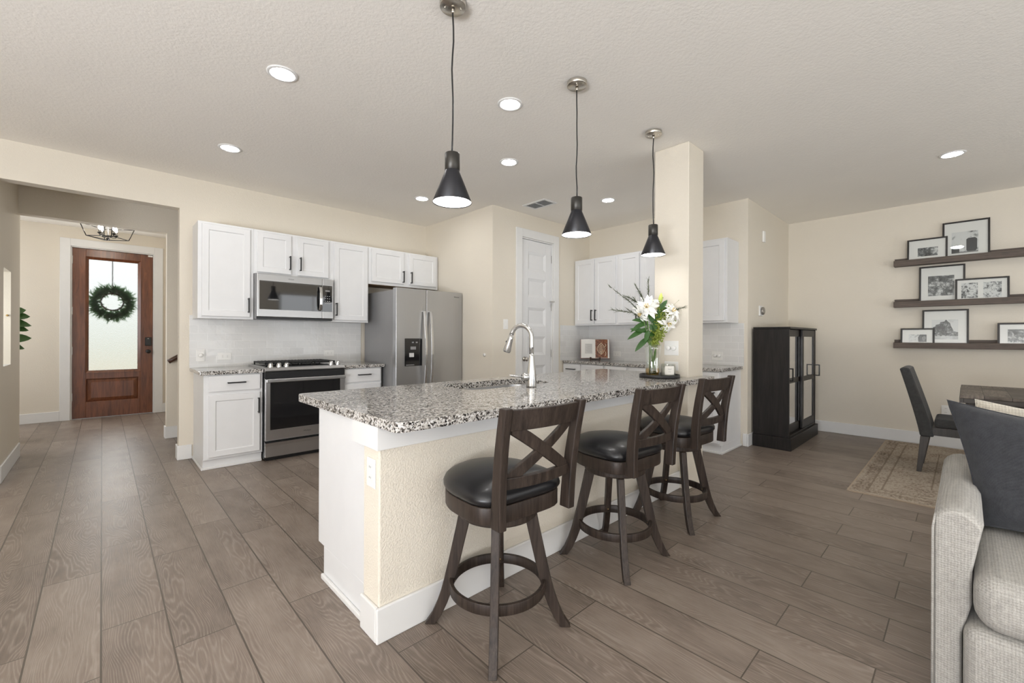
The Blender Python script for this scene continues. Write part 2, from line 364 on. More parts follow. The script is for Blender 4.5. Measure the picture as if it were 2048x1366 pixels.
# ------------------------------------------------------------------ geometry helpers
class MB:
    def __init__(s): s.v = []; s.f = []; s.sm = []
    def add(s, vs, fs, smooth=False):
        o = len(s.v); s.v += [tuple(p) for p in vs]; s.f += [tuple(i+o for i in f) for f in fs]; s.sm += [smooth]*len(fs); return s
    def box(s, x0, x1, y0, y1, z0, z1):
        if x0 > x1: x0, x1 = x1, x0
        if y0 > y1: y0, y1 = y1, y0
        if z0 > z1: z0, z1 = z1, z0
        v = [(x, y, z) for z in (z0, z1) for y in (y0, y1) for x in (x0, x1)]
        return s.add(v, [(0, 2, 3, 1), (4, 5, 7, 6), (0, 1, 5, 4), (2, 6, 7, 3), (0, 4, 6, 2), (1, 3, 7, 5)])
    def prism(s, poly, a0, a1, axis=1):
        # poly in the two other axes (in x,y,z order), extruded along axis from a0 to a1
        def P(p, a):
            return (a, p[0], p[1]) if axis == 0 else (p[0], a, p[1]) if axis == 1 else (p[0], p[1], a)
        n = len(poly); v = [P(p, a0) for p in poly] + [P(p, a1) for p in poly]
        return s.add(v, [tuple(range(n))[::-1], tuple(range(n, 2*n))] + [(i, (i+1) % n, n+(i+1) % n, n+i) for i in range(n)])
    def lathe(s, prof, seg=32, c=(0, 0, 0), caps=True, smooth=True, M=None):
        v = []; n = len(prof)
        for r, z in prof:
            for k in range(seg):
                a = 2*PI*k/seg; p = Vector((r*math.cos(a), r*math.sin(a), z))
                if M is not None: p = M @ p
                v.append((p.x+c[0], p.y+c[1], p.z+c[2]))
        f = [(i*seg+k, i*seg+(k+1) % seg, (i+1)*seg+(k+1) % seg, (i+1)*seg+k) for i in range(n-1) for k in range(seg)]
        s.add(v, f, smooth)
        if caps:
            o = len(s.v)-len(v)
            for i, rev in ((0, True), (n-1, False)):
                if prof[i][0] > 1e-5:
                    idx = [o+i*seg+k for k in range(seg)]; s.f.append(tuple(idx[::-1] if rev else idx)); s.sm.append(False)
        return s
    def sweep(s, path, prof, closed=False, smooth=False, up=(0, 0, 1), scales=None, caps=True):
        # prof: list of (a,b) in (side, up') plane
        P = [Vector(p) for p in path]; n = len(P); m = len(prof); v = []; prev = None
        for i, p in enumerate(P):
            if closed: t = (P[(i+1) % n]-P[i-1]).normalized()
            else: t = (P[min(i+1, n-1)]-P[max(i-1, 0)]).normalized()
            U = Vector(up); sd = t.cross(U)
            if sd.length < 1e-4: sd = t.cross(Vector((0, 1, 0)))
            if prev is not None and not closed and tuple(up) == (0, 0, 1):
                q_ = prev-t*prev.dot(t)
                if q_.length > 1e-4: sd = q_
            sd.normalize(); prev = sd.copy(); w = sd.cross(t).normalized(); k = scales[i] if scales else 1
            for a, b in prof: q = p+sd*a*k+w*b*k; v.append(tuple(q))
        R = n if closed else n-1
        f = [(i*m+j, i*m+(j+1) % m, ((i+1) % n)*m+(j+1) % m, ((i+1) % n)*m+j) for i in range(R) for j in range(m)]
        if not closed and caps: f += [tuple(range(m))[::-1], tuple(range((n-1)*m, n*m))]
        return s.add(v, f, smooth)
    def tube(s, path, r, seg=10, closed=False, scales=None):
        return s.sweep(path, [(r*math.cos(2*PI*k/seg), r*math.sin(2*PI*k/seg)) for k in range(seg)], closed, True, scales=scales)
    def sphere(s, c, r, seg=16, ring=10, sc=(1, 1, 1)):
        prof = [(r*math.sin(PI*i/ring), -r*math.cos(PI*i/ring)) for i in range(ring+1)]
        M = Matrix.Diagonal((*sc, 1)).to_3x3()
        return s.lathe([(max(a, 1e-6), b) for a, b in prof], seg, c, False, True, M)
    def build(s, name, mat, parent=None, bevel=0, seg=2, local=False, kind=None, subd=0):
        me = bpy.data.meshes.new(name)
        off = Vector((0, 0, 0))
        if parent is not None and not local:
            off = Vector(parent.get('_org', (0, 0, 0)))
        me.from_pydata([(Vector(p)-off) for p in s.v], [], s.f)
        bm = bmesh.new(); bm.from_mesh(me); bmesh.ops.recalc_face_normals(bm, faces=bm.faces); bm.to_mesh(me); bm.free()
        me.polygons.foreach_set('use_smooth', s.sm); me.update()
        if mat is not None: me.materials.append(mat)
        o = bpy.data.objects.new(name, me); COL.objects.link(o)
        if parent is not None:
            o.parent = parent; o['_org'] = tuple(off)
        if kind: o['kind'] = kind
        if bevel:
            md = o.modifiers.new('Bevel', 'BEVEL'); md.width = bevel; md.segments = seg; md.limit_method = 'ANGLE'; md.angle_limit = .7
        if subd:
            md = o.modifiers.new('Subd', 'SUBSURF'); md.levels = md.render_levels = subd
        return o
def props(o, label, cat, group=None):
    o['label'] = label; o['category'] = cat
    if group: o['group'] = group
    return o
def thing(name, label, cat, loc, group=None, rz=0):
    o = bpy.data.objects.new(name, None); o.empty_display_size = .05; COL.objects.link(o)
    o.location = loc; o.rotation_euler = (0, 0, rz); o['_org'] = tuple(loc)
    return props(o, label, cat, group)
def solo(mb, name, mat, label, cat, group=None, loc=(0, 0, 0), bevel=0, subd=0):
    o = mb.build(name, mat, None, bevel, subd=subd); return props(o, label, cat, group)
def struct(mb, name, mat, bevel=0, label=None):
    o = mb.build(name, mat, None, bevel, kind='structure')
    if label: o['label'] = label
    return o
def dup(root, loc, rz=0, label=None):
    r = root.copy(); COL.objects.link(r); r.location = loc; r.rotation_euler = (0, 0, rz)
    if label: r['label'] = label
    def rec(src, dst):
        for ch in list(src.children):
            c = ch.copy(); COL.objects.link(c); c.parent = dst; rec(ch, c)
    rec(root, r); return r
B = lambda *a: MB().box(*a)

def text(name, s, size, M, mat, parent):
    cu_ = bpy.data.curves.new(name, 'FONT'); cu_.body = s; cu_.size = size; cu_.extrude = .0004; cu_.align_x = 'CENTER'
    o = bpy.data.objects.new(name+'_tmp', cu_); COL.objects.link(o)
    me = bpy.data.meshes.new_from_object(o.evaluated_get(bpy.context.evaluated_depsgraph_get()))
    bpy.data.objects.remove(o)
    me.transform(M); off = Vector(parent.get('_org', (0, 0, 0))); me.transform(Matrix.Translation(-off))
    me.materials.clear(); me.materials.append(mat)
    t = bpy.data.objects.new(name, me); COL.objects.link(t); t.parent = parent; return t

# ------------------------------------------------------------------ the setting
YK, XP, Y2, X3, Y4, XD, YD, CZ = 5.22, 3.292, 3.796, 5.164, 1.655, 6.739, 8.72, 2.74
HX0, HX1, HZ = -.60, .538, 2.43
struct(B(-4.2, 7.0, -4.0, 10.2, -.12, 0), 'floor', mFLOOR)
struct(B(-4.2, 7.0, -4.0, 9.0, CZ, CZ+.12), 'ceiling', mCEIL)
w = MB().box(-4.2, HX0, YK, YK+.12, 0, CZ).box(HX0, HX1, YK, YK+.12, HZ, CZ).box(HX1, XP+.24, YK, YK+.12, 0, CZ)
struct(w, 'wall_kitchen', mWALL)
struct(B(XP, XP+.12, Y2+.12, YK, 0, CZ), 'wall_pantry_side', mWALL)
PDX0, PDX1, PDZ = 3.768, 4.362, 2.446
w = MB().box(XP, PDX0, Y2, Y2+.12, 0, CZ).box(PDX0, PDX1, Y2, Y2+.12, PDZ, CZ).box(PDX1, X3+.12, Y2, Y2+.12, 0, CZ)
struct(w, 'wall_pantry_front', mWALL)
struct(B(XP+.12, X3+.12, 5.2, 5.3, 0, CZ), 'wall_pantry_back', mWALL)
struct(B(X3, X3+.12, Y4+.12, Y2, 0, CZ), 'wall_kitchen_right', mWALL)
struct(B(X3, XD+.12, Y4, Y4+.12, 0, CZ), 'wall_dining_left', mWALL)
struct(B(XD, XD+.12, -4.0, Y4, 0, CZ), 'wall_dining', mWALL)
# hall and foyer
NY0, NY1, NZ0, NZ1 = 5.55, 5.955, .932, 1.768
w = MB().box(-.75, HX0, YK+.12, NY0, 0, CZ).box(-.75, HX0, NY1, 6.42, 0, CZ).box(-.75, HX0, NY0, NY1, 0, NZ0).box(-.75, HX0, NY0, NY1, NZ1, CZ)
struct(w, 'wall_hall_left', mWALL)
w = MB().box(-2.0, HX0, 6.42, 6.54, 0, CZ).box(HX0, .546, 6.42, 6.54, 2.40, CZ).box(.546, 2.5, 6.42, 6.54, 0, CZ)
struct(w, 'wall_hall_end', mWALL)
struct(B(2.4, 2.5, YK+.12, 6.42, 0, CZ), 'wall_stair', mWALL)
FDX0, FDX1, FDZ = -.326, .588, 2.468
w = MB().box(-2.0, FDX0, YD, YD+.14, 0, CZ).box(FDX0, FDX1, YD, YD+.14, FDZ, CZ).box(FDX1, 1.7, YD, YD+.14, 0, CZ)
struct(w, 'wall_foyer', mWALL)
struct(B(-2.1, -2.0, 6.42, YD+.14, 0, CZ), 'wall_foyer_left', mWALL)
struct(B(1.6, 1.7, 6.54, YD, 0, CZ), 'wall_foyer_right', mWALL)
# living room behind and beside the camera, with its windows
def wall_with_windows(name, axis, at, thick, lo, hi, wins):
    mb = MB(); a = lo
    def bx(p0, p1, z0, z1):
        if axis == 'x': mb.box(p0, p1, at, at+thick, z0, z1)
        else: mb.box(at, at+thick, p0, p1, z0, z1)
    for (p0, p1, z0, z1) in wins:
        bx(a, p0, 0, CZ); bx(p0, p1, 0, z0); bx(p0, p1, z1, CZ); a = p1
    bx(a, hi, 0, CZ); struct(mb, name, mWALL)
wall_with_windows('wall_back', 'x', -3.95, .12, -4.2, 7.0, [(-.6, 2.6, .45, 2.45), (3.6, 5.6, .45, 2.45)])
wall_with_windows('wall_left', 'y', -4.15, .12, -3.83, YK, [(-3.1, .7, .45, 2.45)])
wi = 1
def window(n, axis, at, p0, p1, z0, z1, panes):
    fr = MB(); w_ = .06
    def bx(a, b, c, d, dep=.05, o=0):
        if axis == 'x': fr.box(a, b, at+o, at+o+dep, c, d)
        else: fr.box(at+o, at+o+dep, a, b, c, d)
    bx(p0, p1, z0, z0+w_); bx(p0, p1, z1-w_, z1); bx(p0, p0+w_, z0+w_, z1-w_); bx(p1-w_, p1, z0+w_, z1-w_)
    for k in range(1, panes):
        c = p0+(p1-p0)*k/panes; bx(c-.04, c+.04, z0+w_, z1-w_)
    bx(p0+w_, p1-w_, (z0+z1)/2-.02, (z0+z1)/2+.02, .03)
    f = struct(fr, 'window_%d' % n, mTRIM)
    return f
window(2, 'x', -3.92, -.6, 2.6, .45, 2.45, 2); window(3, 'x', -3.92, 3.6, 5.6, .45, 2.45, 2); window(4, 'y', -4.12, -3.1, .7, .45, 2.45, 3)
w1 = struct(B(-.749, -.601, NY0+.001, NY1-.001, NZ0+.0005, NZ0+.0025), 'window_1', mTRIM)
B(-.742, -.736, NY0+.001, NY1-.001, NZ0+.003, NZ1-.001).build('glass_pane', mPANE, w1)
# half wall and column of the island
IX0, IX1, IY0, IY1 = .785, 3.604, 1.575, 1.713
struct(B(IX0, IX1-.001, IY0, IY1, 0, .8445), 'wall_island', mWALLT, .006)
struct(B(3.33, IX1, 1.496, 1.785, 0, CZ), 'wall_column', mWALL, .006)
# porch and ground outside
struct(B(-6, 6, YD+.14, 24, -.06, -.04), 'floor_porch', mSTONE)
struct(B(-14, 14, -16, -4.0, -.14, -.02), 'ground_yard', mGREEN)

# baseboards and casings
BH, BT = .138, .015
def bb(name, x0, x1, y0, y1): struct(B(x0, x1, y0, y1, 0, BH), name, mTRIM, .005)
bb('baseboard_kitchen_left', HX1-BT, .638, YK-BT, YK)
bb('baseboard_jamb', HX1-BT, HX1, YK, YK+.12)
bb('baseboard_hall_left', HX0, HX0+BT, YK+.12, 6.42+BT)
bb('baseboard_hall_end', .546-BT, .70, 6.42-BT, 6.42)
bb('baseboard_hall_jamb', .546-BT, .546, 6.42, 6.54)
bb('baseboard_foyer_left', -2, -.431, YD-BT, YD)
bb('baseboard_foyer_right', .691, 1.6, YD-BT, YD)
bb('baseboard_dining', XD-BT, XD, -3.8, Y4)
bb('baseboard_dining_left', X3-BT, XD-BT, Y4-BT, Y4)
bb('baseboard_wall_end', X3-BT, X3, Y4, 1.698)
bb('baseboard_pantry_side', XP-BT, XP, Y2-BT, 4.30)
bb('baseboard_pantry_front', XP, 3.664, Y2-BT, Y2)
mb = MB().box(IX0-BT, IX1, IY0-BT, IY0, 0, BH).box(IX0-BT, IX0, IY0, IY1, 0, BH)
struct(mb, 'baseboard_island', mTRIM, .005)
struct(MB().prism([(.70, 0), (.70, .19), (.90, .30), (1.6, .80), (1.6, 0)], 6.405, 6.42, 1), 'trim_stair_skirt', mTRIM)
def casing(name, x0, x1, z1, y, w_):
    mb = MB().box(x0-w_, x0, y-.018, y, 0, z1+w_).box(x1, x1+w_, y-.018, y, 0, z1+w_).box(x0, x1, y-.018, y, z1, z1+w_)
    mb.box(x0, x0+.014, y, y+.12, 0, z1).box(x1-.014, x1, y, y+.12, 0, z1).box(x0+.014, x1-.014, y, y+.12, z1-.014, z1)
    struct(mb, name, mTRIM, .003)
casing('trim_1', FDX0, FDX1, FDZ, YD, .105)
casing('trim_2', PDX0, PDX1, PDZ, Y2, .103)
struct(B(.616, 2.345, YK-.010, YK, .884, 1.40), 'trim_3', mTILEX, label='glossy white subway tile backsplash behind the range')
struct(B(4.509, X3-.010, Y2-.010, Y2, .884, 1.362), 'trim_4', mTILEX, label='white subway tile beside the pantry door')
struct(B(X3-.010, X3, 1.692, Y2, .884, 1.362), 'trim_5', mTILEY, label='glossy subway tile on the right kitchen wall')

# ---- front door
fd = bpy.data.objects.new('door_1', None); COL.objects.link(fd); fd['kind'] = 'structure'; fd['label'] = 'mahogany front door with tall frosted glass'; fd['_org'] = (0, 0, 0)
x0, x1, z1, ya, yb = FDX0+.016, FDX1-.016, FDZ-.017, YD+.03, YD+.075
gx0, gx1, gz0, gz1 = -.142, .394, .690, 2.308
px0, px1, pz0, pz1 = -.165, .40, .24, .567
mb = MB().box(x0, gx0-.03, ya, yb, .006, z1).box(gx1+.03, x1, ya, yb, .006, z1).box(gx0-.03, gx1+.03, ya, yb, gz1+.03, z1).box(gx0-.03, gx1+.03, ya, yb, pz1, gz0-.03).box(gx0-.03, gx1+.03, ya, yb, .006, pz0).box(gx0-.03, px0, ya, yb, pz0, pz1).box(px1, gx1+.03, ya, yb, pz0, pz1)
mb.build('door_slab', mMAHOG, fd, .003)
def ring_frame(x0, x1, z0, z1, w_, y0, y1, y2):
    # bevelled moulding ring facing -y: outer edge depth y0, inner edge depth y1, back y2
    o = [(x0, z0), (x1, z0), (x1, z1), (x0, z1)]; i = [(x0+w_, z0+w_), (x1-w_, z0+w_), (x1-w_, z1-w_), (x0+w_, z1-w_)]
    v = [(a, y0, b) for a, b in o]+[(a, y1, b) for a, b in i]+[(a, y2, b) for a, b in o]+[(a, y2, b) for a, b in i]
    f = []
    for k in range(4):
        n = (k+1) % 4
        f += [(k, n, 4+n, 4+k), (8+k, 12+k, 12+n, 8+n), (k, 8+k, 8+n, n), (4+k, 4+n, 12+n, 12+k)]
    return MB().add(v, f)
ring_frame(gx0-.035, gx1+.035, gz0-.035, gz1+.035, .035, ya-.012, ya+.012, yb).build('glass_moulding', mMAHOG, fd)
B(gx0, gx1, ya+.018, ya+.026, gz0, gz1).build('glass_pane', mFROST, fd)
mb = ring_frame(px0, px1, pz0, pz1, .05, ya+.02, ya+.004, yb-.01)
mb.box(px0+.05, px1-.05, ya+.004, yb-.01, pz0+.05, pz1-.05)
mb.build('raised_panel', mMAHOG, fd)
k = B(.480, .556, ya-.032, ya-.001, 1.045, 1.175).build('keypad_lock', mBPL, fd, .008)
B(.510, .522, ya-.034, ya-.032, 1.150, 1.160).build('indicator', mPHL, k)
MB().lathe([(.030, 0), (.030, .008), (.012, .012), (.012, .035), (.026, .042), (.030, .055), (.022, .068), (.001, .070)], 20, (.518, ya, .958), M=Matrix.Rotation(PI/2, 3, 'X')).build('door_knob', mBPL, fd)
for z in (2.28, 1.55, .98, .32):
    B(FDX0+.004, FDX0+.020, ya-.008, ya-.001, z-.055, z+.055).build('hinge', mHINGE, fd)
B(FDX1-.075, FDX1-.02, ya-.016, ya-.001, FDZ-.045, FDZ-.022).build('alarm_sensor', mPLATE, fd, .003)
# wreath hanging outside the glass
wr = thing('wreath', 'round evergreen wreath seen through the frosted front door glass', 'wreath', (.11, YD+.14, 1.69))
mb = MB(); rr = random.Random(3)
for k in range(1500):
    a = rr.uniform(0, 2*PI); rad = .178+rr.gauss(0, .030); t = rr.uniform(-.02, .025)
    c = Vector((.11+rad*math.cos(a), YD+.13+t, 1.69+rad*math.sin(a)))
    d = Vector((math.cos(a+rr.uniform(-.9, .9)), rr.uniform(-.3, .3), math.sin(a+rr.uniform(-.9, .9)))).normalized()*rr.uniform(.05, .095)
    n = Vector((d.z, 0, -d.x)).normalized()*.008
    mb.add([c-n, c+n, c+d], [(0, 1, 2)])
mb.build('needles', mPINE, wr, kind='stuff')
MB().tube([(.11+.125*math.cos(2*PI*k/40), YD+.125, 1.705+.125*math.sin(2*PI*k/40)) for k in range(40)], .011, 8, True).build('twig_ring', mTWIG, wr)
B(.105, .117, YD+.117, YD+.121, 1.86, 2.52).build('hanging_ribbon', mPLATE, wr)

# ---- pantry door
pd = bpy.data.objects.new('door_2', None); COL.objects.link(pd); pd['kind'] = 'structure'; pd['label'] = 'tall white panelled pantry door'; pd['_org'] = (0, 0, 0)
x0, x1, ya = PDX0+.016, PDX1-.016, Y2+.02
tops = [2.285, 1.945, 1.575, 1.205, .835, .465]; ph = .235
mb = MB().box(x0, 3.905, ya, ya+.035, .006, PDZ-.017).box(4.238, x1, ya, ya+.035, .006, PDZ-.017)
zz = PDZ-.017
for t in tops: mb.box(3.905, 4.238, ya, ya+.035, t, zz); zz = t-ph
mb.box(3.905, 4.238, ya, ya+.035, .006, zz)
mb.build('door_slab', mCAB, pd, .002)
for t in tops:
    p = ring_frame(3.905, 4.238, t-ph, t, .035, ya+.002, ya+.016, ya+.03); p.box(3.94, 4.203, ya+.016, ya+.03, t-ph+.035, t-.035); p.build('recessed_panel', mCAB, pd)
MB().lathe([(.030, 0), (.030, .006), (.012, .012), (.012, .03), (.026, .038), (.030, .050), (.022, .062), (.001, .064)], 20, (3.838, ya-.001, .924), M=Matrix.Rotation(PI/2, 3, 'X')).build('door_knob', mNICK, pd)
for z in (2.235, 1.60, .985):
    B(PDX1-.018, PDX1-.004, ya-.010, ya-.001, z-.05, z+.05).build('hinge', mHINGE, pd)
B(4.31, 4.35, ya-.06, ya-.012, 1.66, 1.675).build('door_stop', mHINGE, pd)

# ------------------------------------------------------------------ cabinets (local frame: x width, -y front, z up)
def shaker(x0, x1, z0, z1, yf, th=.02, fr=.052, rec=.008):
    mb = MB(); sl = .007
    def rect(a, y): return [(x0+a, y, z0+a), (x1-a, y, z0+a), (x1-a, y, z1-a), (x0+a, y, z1-a)]
    loops = [rect(0, yf+th), rect(0, yf+.003), rect(.003, yf), rect(fr, yf), rect(fr+sl, yf+rec)]
    v = [p for l in loops for p in l]; f = [(0, 1, 2, 3), (16, 17, 18, 19)]
    for i in range(4):
        for k in range(4): n = (k+1) % 4; f.append((i*4+k, i*4+n, i*4+4+n, i*4+4+k))
    return mb.add(v, f)
def slab(x0, x1, z0, z1, yf, th=.02): return B(x0, x1, yf, yf+th, z0, z1)
def pull(parent, x, z, yf, L=.145, vert=True):
    mb = MB(); h = L/2; r = .006; y0 = yf-.034
    if vert:
        mb.box(x-r, x+r, y0-r, y0+r, z-h, z+h)
        for q in (z-h+.008, z+h-.008): mb.box(x-r*.8, x+r*.8, y0, yf-.0005, q-.006, q+.006)
    else:
        mb.box(x-h, x+h, y0-r, y0+r, z-r, z+r)
        for q in (x-h+.008, x+h-.008): mb.box(q-.006, q+.006, y0, yf-.0005, z-r*.8, z+r*.8)
    return mb.build('handle', mBLK, parent, .0015, local=True)
def upper(label, loc, rz, wdt, dep, hgt, doors, group, hand, bottom=None):
    # doors: list of (x0,x1,z0,z1); hand: (x, z) per door
    t = thing('upper_cabinet', label, 'cabinet', loc, group, rz)
    MB().box(0, wdt, -dep, 0, 0, hgt).build('cabinet_body', mCAB, t, .0015, local=True)
    for d, h in zip(doors, hand):
        dr = shaker(*d, -dep-.0205).build('door', mCAB, t, local=True)
        if h: pull(dr, h[0], h[1], -dep-.0205)
    if bottom: B(.02, wdt-.02, -dep+.02, -.01, -.004, -.0005).build('underside', bottom, t, local=True)
    return t
KG = 'white wall cabinets above the range and fridge'
yo = YK-.0015; dp = .313
upper('tall single-door white wall cabinet left of the microwave', (.64, yo, 1.362), 0, .4545, dp, .908, [(.029, .423, .022, .887)], KG, [(.405, .137)])
upper('short two-door white wall cabinet directly above the microwave', (1.0955, yo, 1.826), 0, .7635, dp, .444, [(.028, .345, .018, .423), (.410, .730, .018, .423)], KG, [(.327, .135), (.430, .135)])
upper('tall single-door white wall cabinet between the microwave and fridge', (1.860, yo, 1.362), 0, .4355, dp, .908, [(.029, .420, .022, .887)], KG, [(.047, .140)])
upper('short two-door white wall cabinet directly above the fridge', (2.2965, yo, 1.828), 0, .978, dp, .442, [(.036, .466, .032, .424), (.540, .947, .032, .424)], KG, [(.447, .120), (.560, .120)], mRAW)
RG = 'white wall cabinets on the right kitchen wall'
xo = X3-.0015; rz = -PI/2; dpr = .335
upper('two-door white wall cabinet above the open cookbook', (xo, 3.793, 1.362), rz, .693, dpr, .908, [(.018, .335, .02, .888), (.352, .672, .02, .888)], RG, [(.312, .135), (.376, .135)])
upper('white wall cabinet half hidden behind the flowers and column', (xo, 3.099, 1.362), rz, .660, dpr, .908, [(.025, .318, .02, .888), (.340, .640, .02, .888)], RG, [(.295, .135), (.362, .135)])
upper('white wall cabinet right of the column at the end of its row', (xo, 2.438, 1.362), rz, .688, dpr, .908, [(.018, .335, .02, .888), (.352, .664, .02, .888)], RG, [(.312, .135), (.376, .135)])

def base(label, loc, rz, wdt, dep, hgt, fronts, group, toe=.075, mould=True, lside=False, rside=False):
    t = thing('base_cabinet', label, 'cabinet', loc, group, rz)
    MB().box(0, wdt, -dep, 0, .09, hgt).box(0, wdt, -dep+toe, 0, 0, .09).build('cabinet_body', mCAB, t, .0015, local=True)
    mm = MB()
    if mould:
        mm.box(0, wdt, -dep+toe-.014, -dep+toe-.0005, 0, .022)
    if lside: mm.box(-.014, -.0005, -dep+toe-.014, 0, 0, .022)
    if rside: mm.box(wdt+.0005, wdt+.014, -dep+toe-.014, 0, 0, .022)
    if mm.v: mm.build('shoe_moulding', mTRIM, t, .004, local=True)
    for kind, d, h in fronts:
        o = (slab(*d, -dep-.0205) if kind == 'drawer' else shaker(*d, -dep-.0205)).build(kind, mCAB, t, .002 if kind == 'drawer' else 0, local=True)
        if h: pull(o, h[0], h[1], -dep-.0205, .145, kind != 'drawer')
    return t
BG = 'white base cabinets on either side of the range'
base('white base cabinet with one drawer and door left of the range', (.650, yo, 0), 0, .4645, .578, .848, [('drawer', (.035, .440, .697, .838), (.246, .772)), ('door', (.035, .440, .112, .665), (.424, .545))], BG, .03, lside=True)
base('white drawer base cabinet between the range and fridge', (1.8865, yo, 0), 0, .448, .578, .848, [('drawer', (.015, .428, .695, .838), (.230, .775)), ('drawer', (.015, .428, .40, .672), (.23, .60)), ('drawer', (.015, .428, .11, .378), (.23, .32))], BG, .03)
RB = 'white base cabinets along the right kitchen wall'
dR = .584
spl = [3.792, 3.478, 3.118, 2.785, 2.25, 1.722]
rlab = ['white base cabinet in the corner beside the pantry door', 'white base cabinet under the open cookbook', 'white base cabinet third along from the pantry door', 'white base cabinet behind the vase and tray', 'white base cabinet at the open end right of the column']
for i in range(5):
    wd_ = spl[i]-spl[i+1]-.001
    base(rlab[i], (xo, spl[i], 0), rz, wd_, dR, .848, [('drawer', (.014, wd_-.014, .697, .838), (wd_/2, .775)), ('door', (.014, wd_-.014, .112, .672), (.05 if i % 2 else wd_-.05, .57))], RB, .03, rside=(i == 4))

# ------------------------------------------------------------------ countertops
def counter(mb, label, group): return solo(mb, 'countertop', mGRAN, label, 'countertop', group, bevel=.006)
CT = .849
counter(B(.618, 1.1165, 4.605, YK-.0105, CT, .884), 'short granite countertop left of the range', None)
counter(B(1.8845, 2.362, 4.605, YK-.0105, CT, .884), 'short granite countertop between the range and fridge', None)
counter(B(4.553, X3-.0105, 1.700, Y2-.0105, CT, .884), 'long granite countertop along the right kitchen wall', None)
# island top with a sink cut-out, notched round the column
sx0, sx1, sy0, sy1 = 1.56, 2.27, 1.965, 2.335
cx0, cx1, cy0, cy1 = .765, 3.62, 1.398, 2.492
def rounded(x0, x1, y0, y1, r, n=6):
    p = []
    for cx_, cy_, a0 in ((x1-r, y0+r, -PI/2), (x1-r, y1-r, 0), (x0+r, y1-r, PI/2), (x0+r, y0+r, PI)):
        for k in range(n+1): a = a0+PI/2*k/n; p.append((cx_+r*math.cos(a), cy_+r*math.sin(a)))
    return p
bm = bmesh.new()
outer = []
rc = .035
def arc(cx_, cy_, a0, n=6): return [(cx_+rc*math.cos(a0+PI/2*k/n), cy_+rc*math.sin(a0+PI/2*k/n)) for k in range(n+1)]
outer = arc(cx0+rc, cy0+rc, PI) + [(3.59, cy0), (cx1, cy0+.03), (cx1, 1.4955), (3.3295, 1.4955), (3.3295, 1.786), (cx1, 1.786)] + arc(cx1-rc, cy1-rc, 0) + arc(cx0+rc, cy1-rc, PI/2)
hole = rounded(sx0, sx1, sy0, sy1, .09)
for z in (.884,):
    ve = [bm.verts.new((x, y, z)) for x, y in outer]; es = [bm.edges.new((ve[i], ve[(i+1) % len(ve)])) for i in range(len(ve))]
    vh = [bm.verts.new((x, y, z)) for x, y in hole]; es += [bm.edges.new((vh[i], vh[(i+1) % len(vh)])) for i in range(len(vh))]
    bmesh.ops.triangle_fill(bm, use_beauty=True, edges=es)
fs = list(bm.faces); ex = bmesh.ops.extrude_face_region(bm, geom=fs)
bmesh.ops.translate(bm, vec=(0, 0, -.039), verts=[g for g in ex['geom'] if isinstance(g, bmesh.types.BMVert)])
bmesh.ops.recalc_face_normals(bm, faces=bm.faces)
me = bpy.data.meshes.new('countertop'); bm.to_mesh(me); bm.free(); me.materials.append(mGRAN)
ic = bpy.data.objects.new('countertop', me); COL.objects.link(ic); props(ic, 'long speckled granite island countertop with an undermount sink', 'countertop')
md = ic.modifiers.new('Bevel', 'BEVEL'); md.width = .005; md.segments = 2; md.limit_method = 'ANGLE'; md.angle_limit = 1.0
# island cabinets behind the half wall
isl = thing('island_cabinet', 'white kitchen island cabinet with a plain end panel', 'cabinet', (.80, 1.715, 0))
ib = .8445
MB().box(.806, sx0-.02, 1.7145, 2.26, .155, ib).box(sx1+.02, 3.327, 1.7145, 2.26, .155, ib).box(sx0-.02, sx1+.02, 1.7145, 2.26, .155, .60).box(3.3275, 3.60, 1.790, 2.26, .155, ib).build('cabinet_body', mCAB, isl, .0015)
MB().box(.806, 3.327, 1.7145, 2.19, 0, .1545).build('toe_kick', mCAB, isl)
B(.800, .8055, 1.7145, 2.262, .1555, ib).build('end_panel', mCAB, isl, .001)
B(.800, .8055, 1.7145, 2.19, 0, .155).build('end_panel', mCAB, isl, .001)
B(.785, .7995, 1.7145, 2.19, 0, .024).build('shoe_moulding', mTRIM, isl, .004)
for x in range(6): shaker(.83+x*.455, 1.265+x*.455, .17, .83, -2.2825).build('door', mCAB, isl, local=False)
for o in isl.children:
    if o.name.startswith('door'):
        for v_ in o.data.vertices: v_.co.y = -(v_.co.y+1.715)-1.715
fas = MB().box(.768, 3.329, 1.558, 1.5745, .752, .8445).box(.768, .7845, 1.5745, 1.79, .752, .8445)
struct(fas, 'trim_6', mTRIM, .002)
# sink
sk = thing('sink', 'stainless undermount sink set into the granite island', 'sink', (1.915, 2.15, .66))
mb = MB()
o1 = rounded(sx0-.003, sx1+.003, sy0-.003, sy1+.003, .092); o2 = rounded(sx0+.012, sx1-.012, sy0+.012, sy1-.012, .08)
n = len(o1); v = [(x, y, .8435) for x, y in o1]+[(x, y, .68) for x, y in o2]+[(x, y, .672) for x, y in rounded(sx0+.04, sx1-.04, sy0+.04, sy1-.04, .06)]
f = [(i, (i+1) % n, n+(i+1) % n, n+i) for i in range(n)]+[(n+i, n+(i+1) % n, 2*n+(i+1) % n, 2*n+i) for i in range(n)]+[tuple(range(2*n, 3*n))]
mb.add(v, f, True); mb.build('bowl', mSSV, sk)
MB().lathe([(.001, .6745), (.04, .6745), (.045, .673)], 24, (1.915, 2.15, 0), False).build('drain', mCHROME, sk)
# faucet
FX, FY = 1.944, 1.868
fc = thing('faucet', 'brushed steel gooseneck faucet on the granite island', 'faucet', (FX, FY, .884))
MB().lathe([(.032, .8845), (.032, .892), (.0315, .94), (.028, .985), (.021, 1.03), (.0165, 1.075), (.0155, 1.09)], 28, (FX, FY, 0)).build('faucet_body', mCHROME, fc)
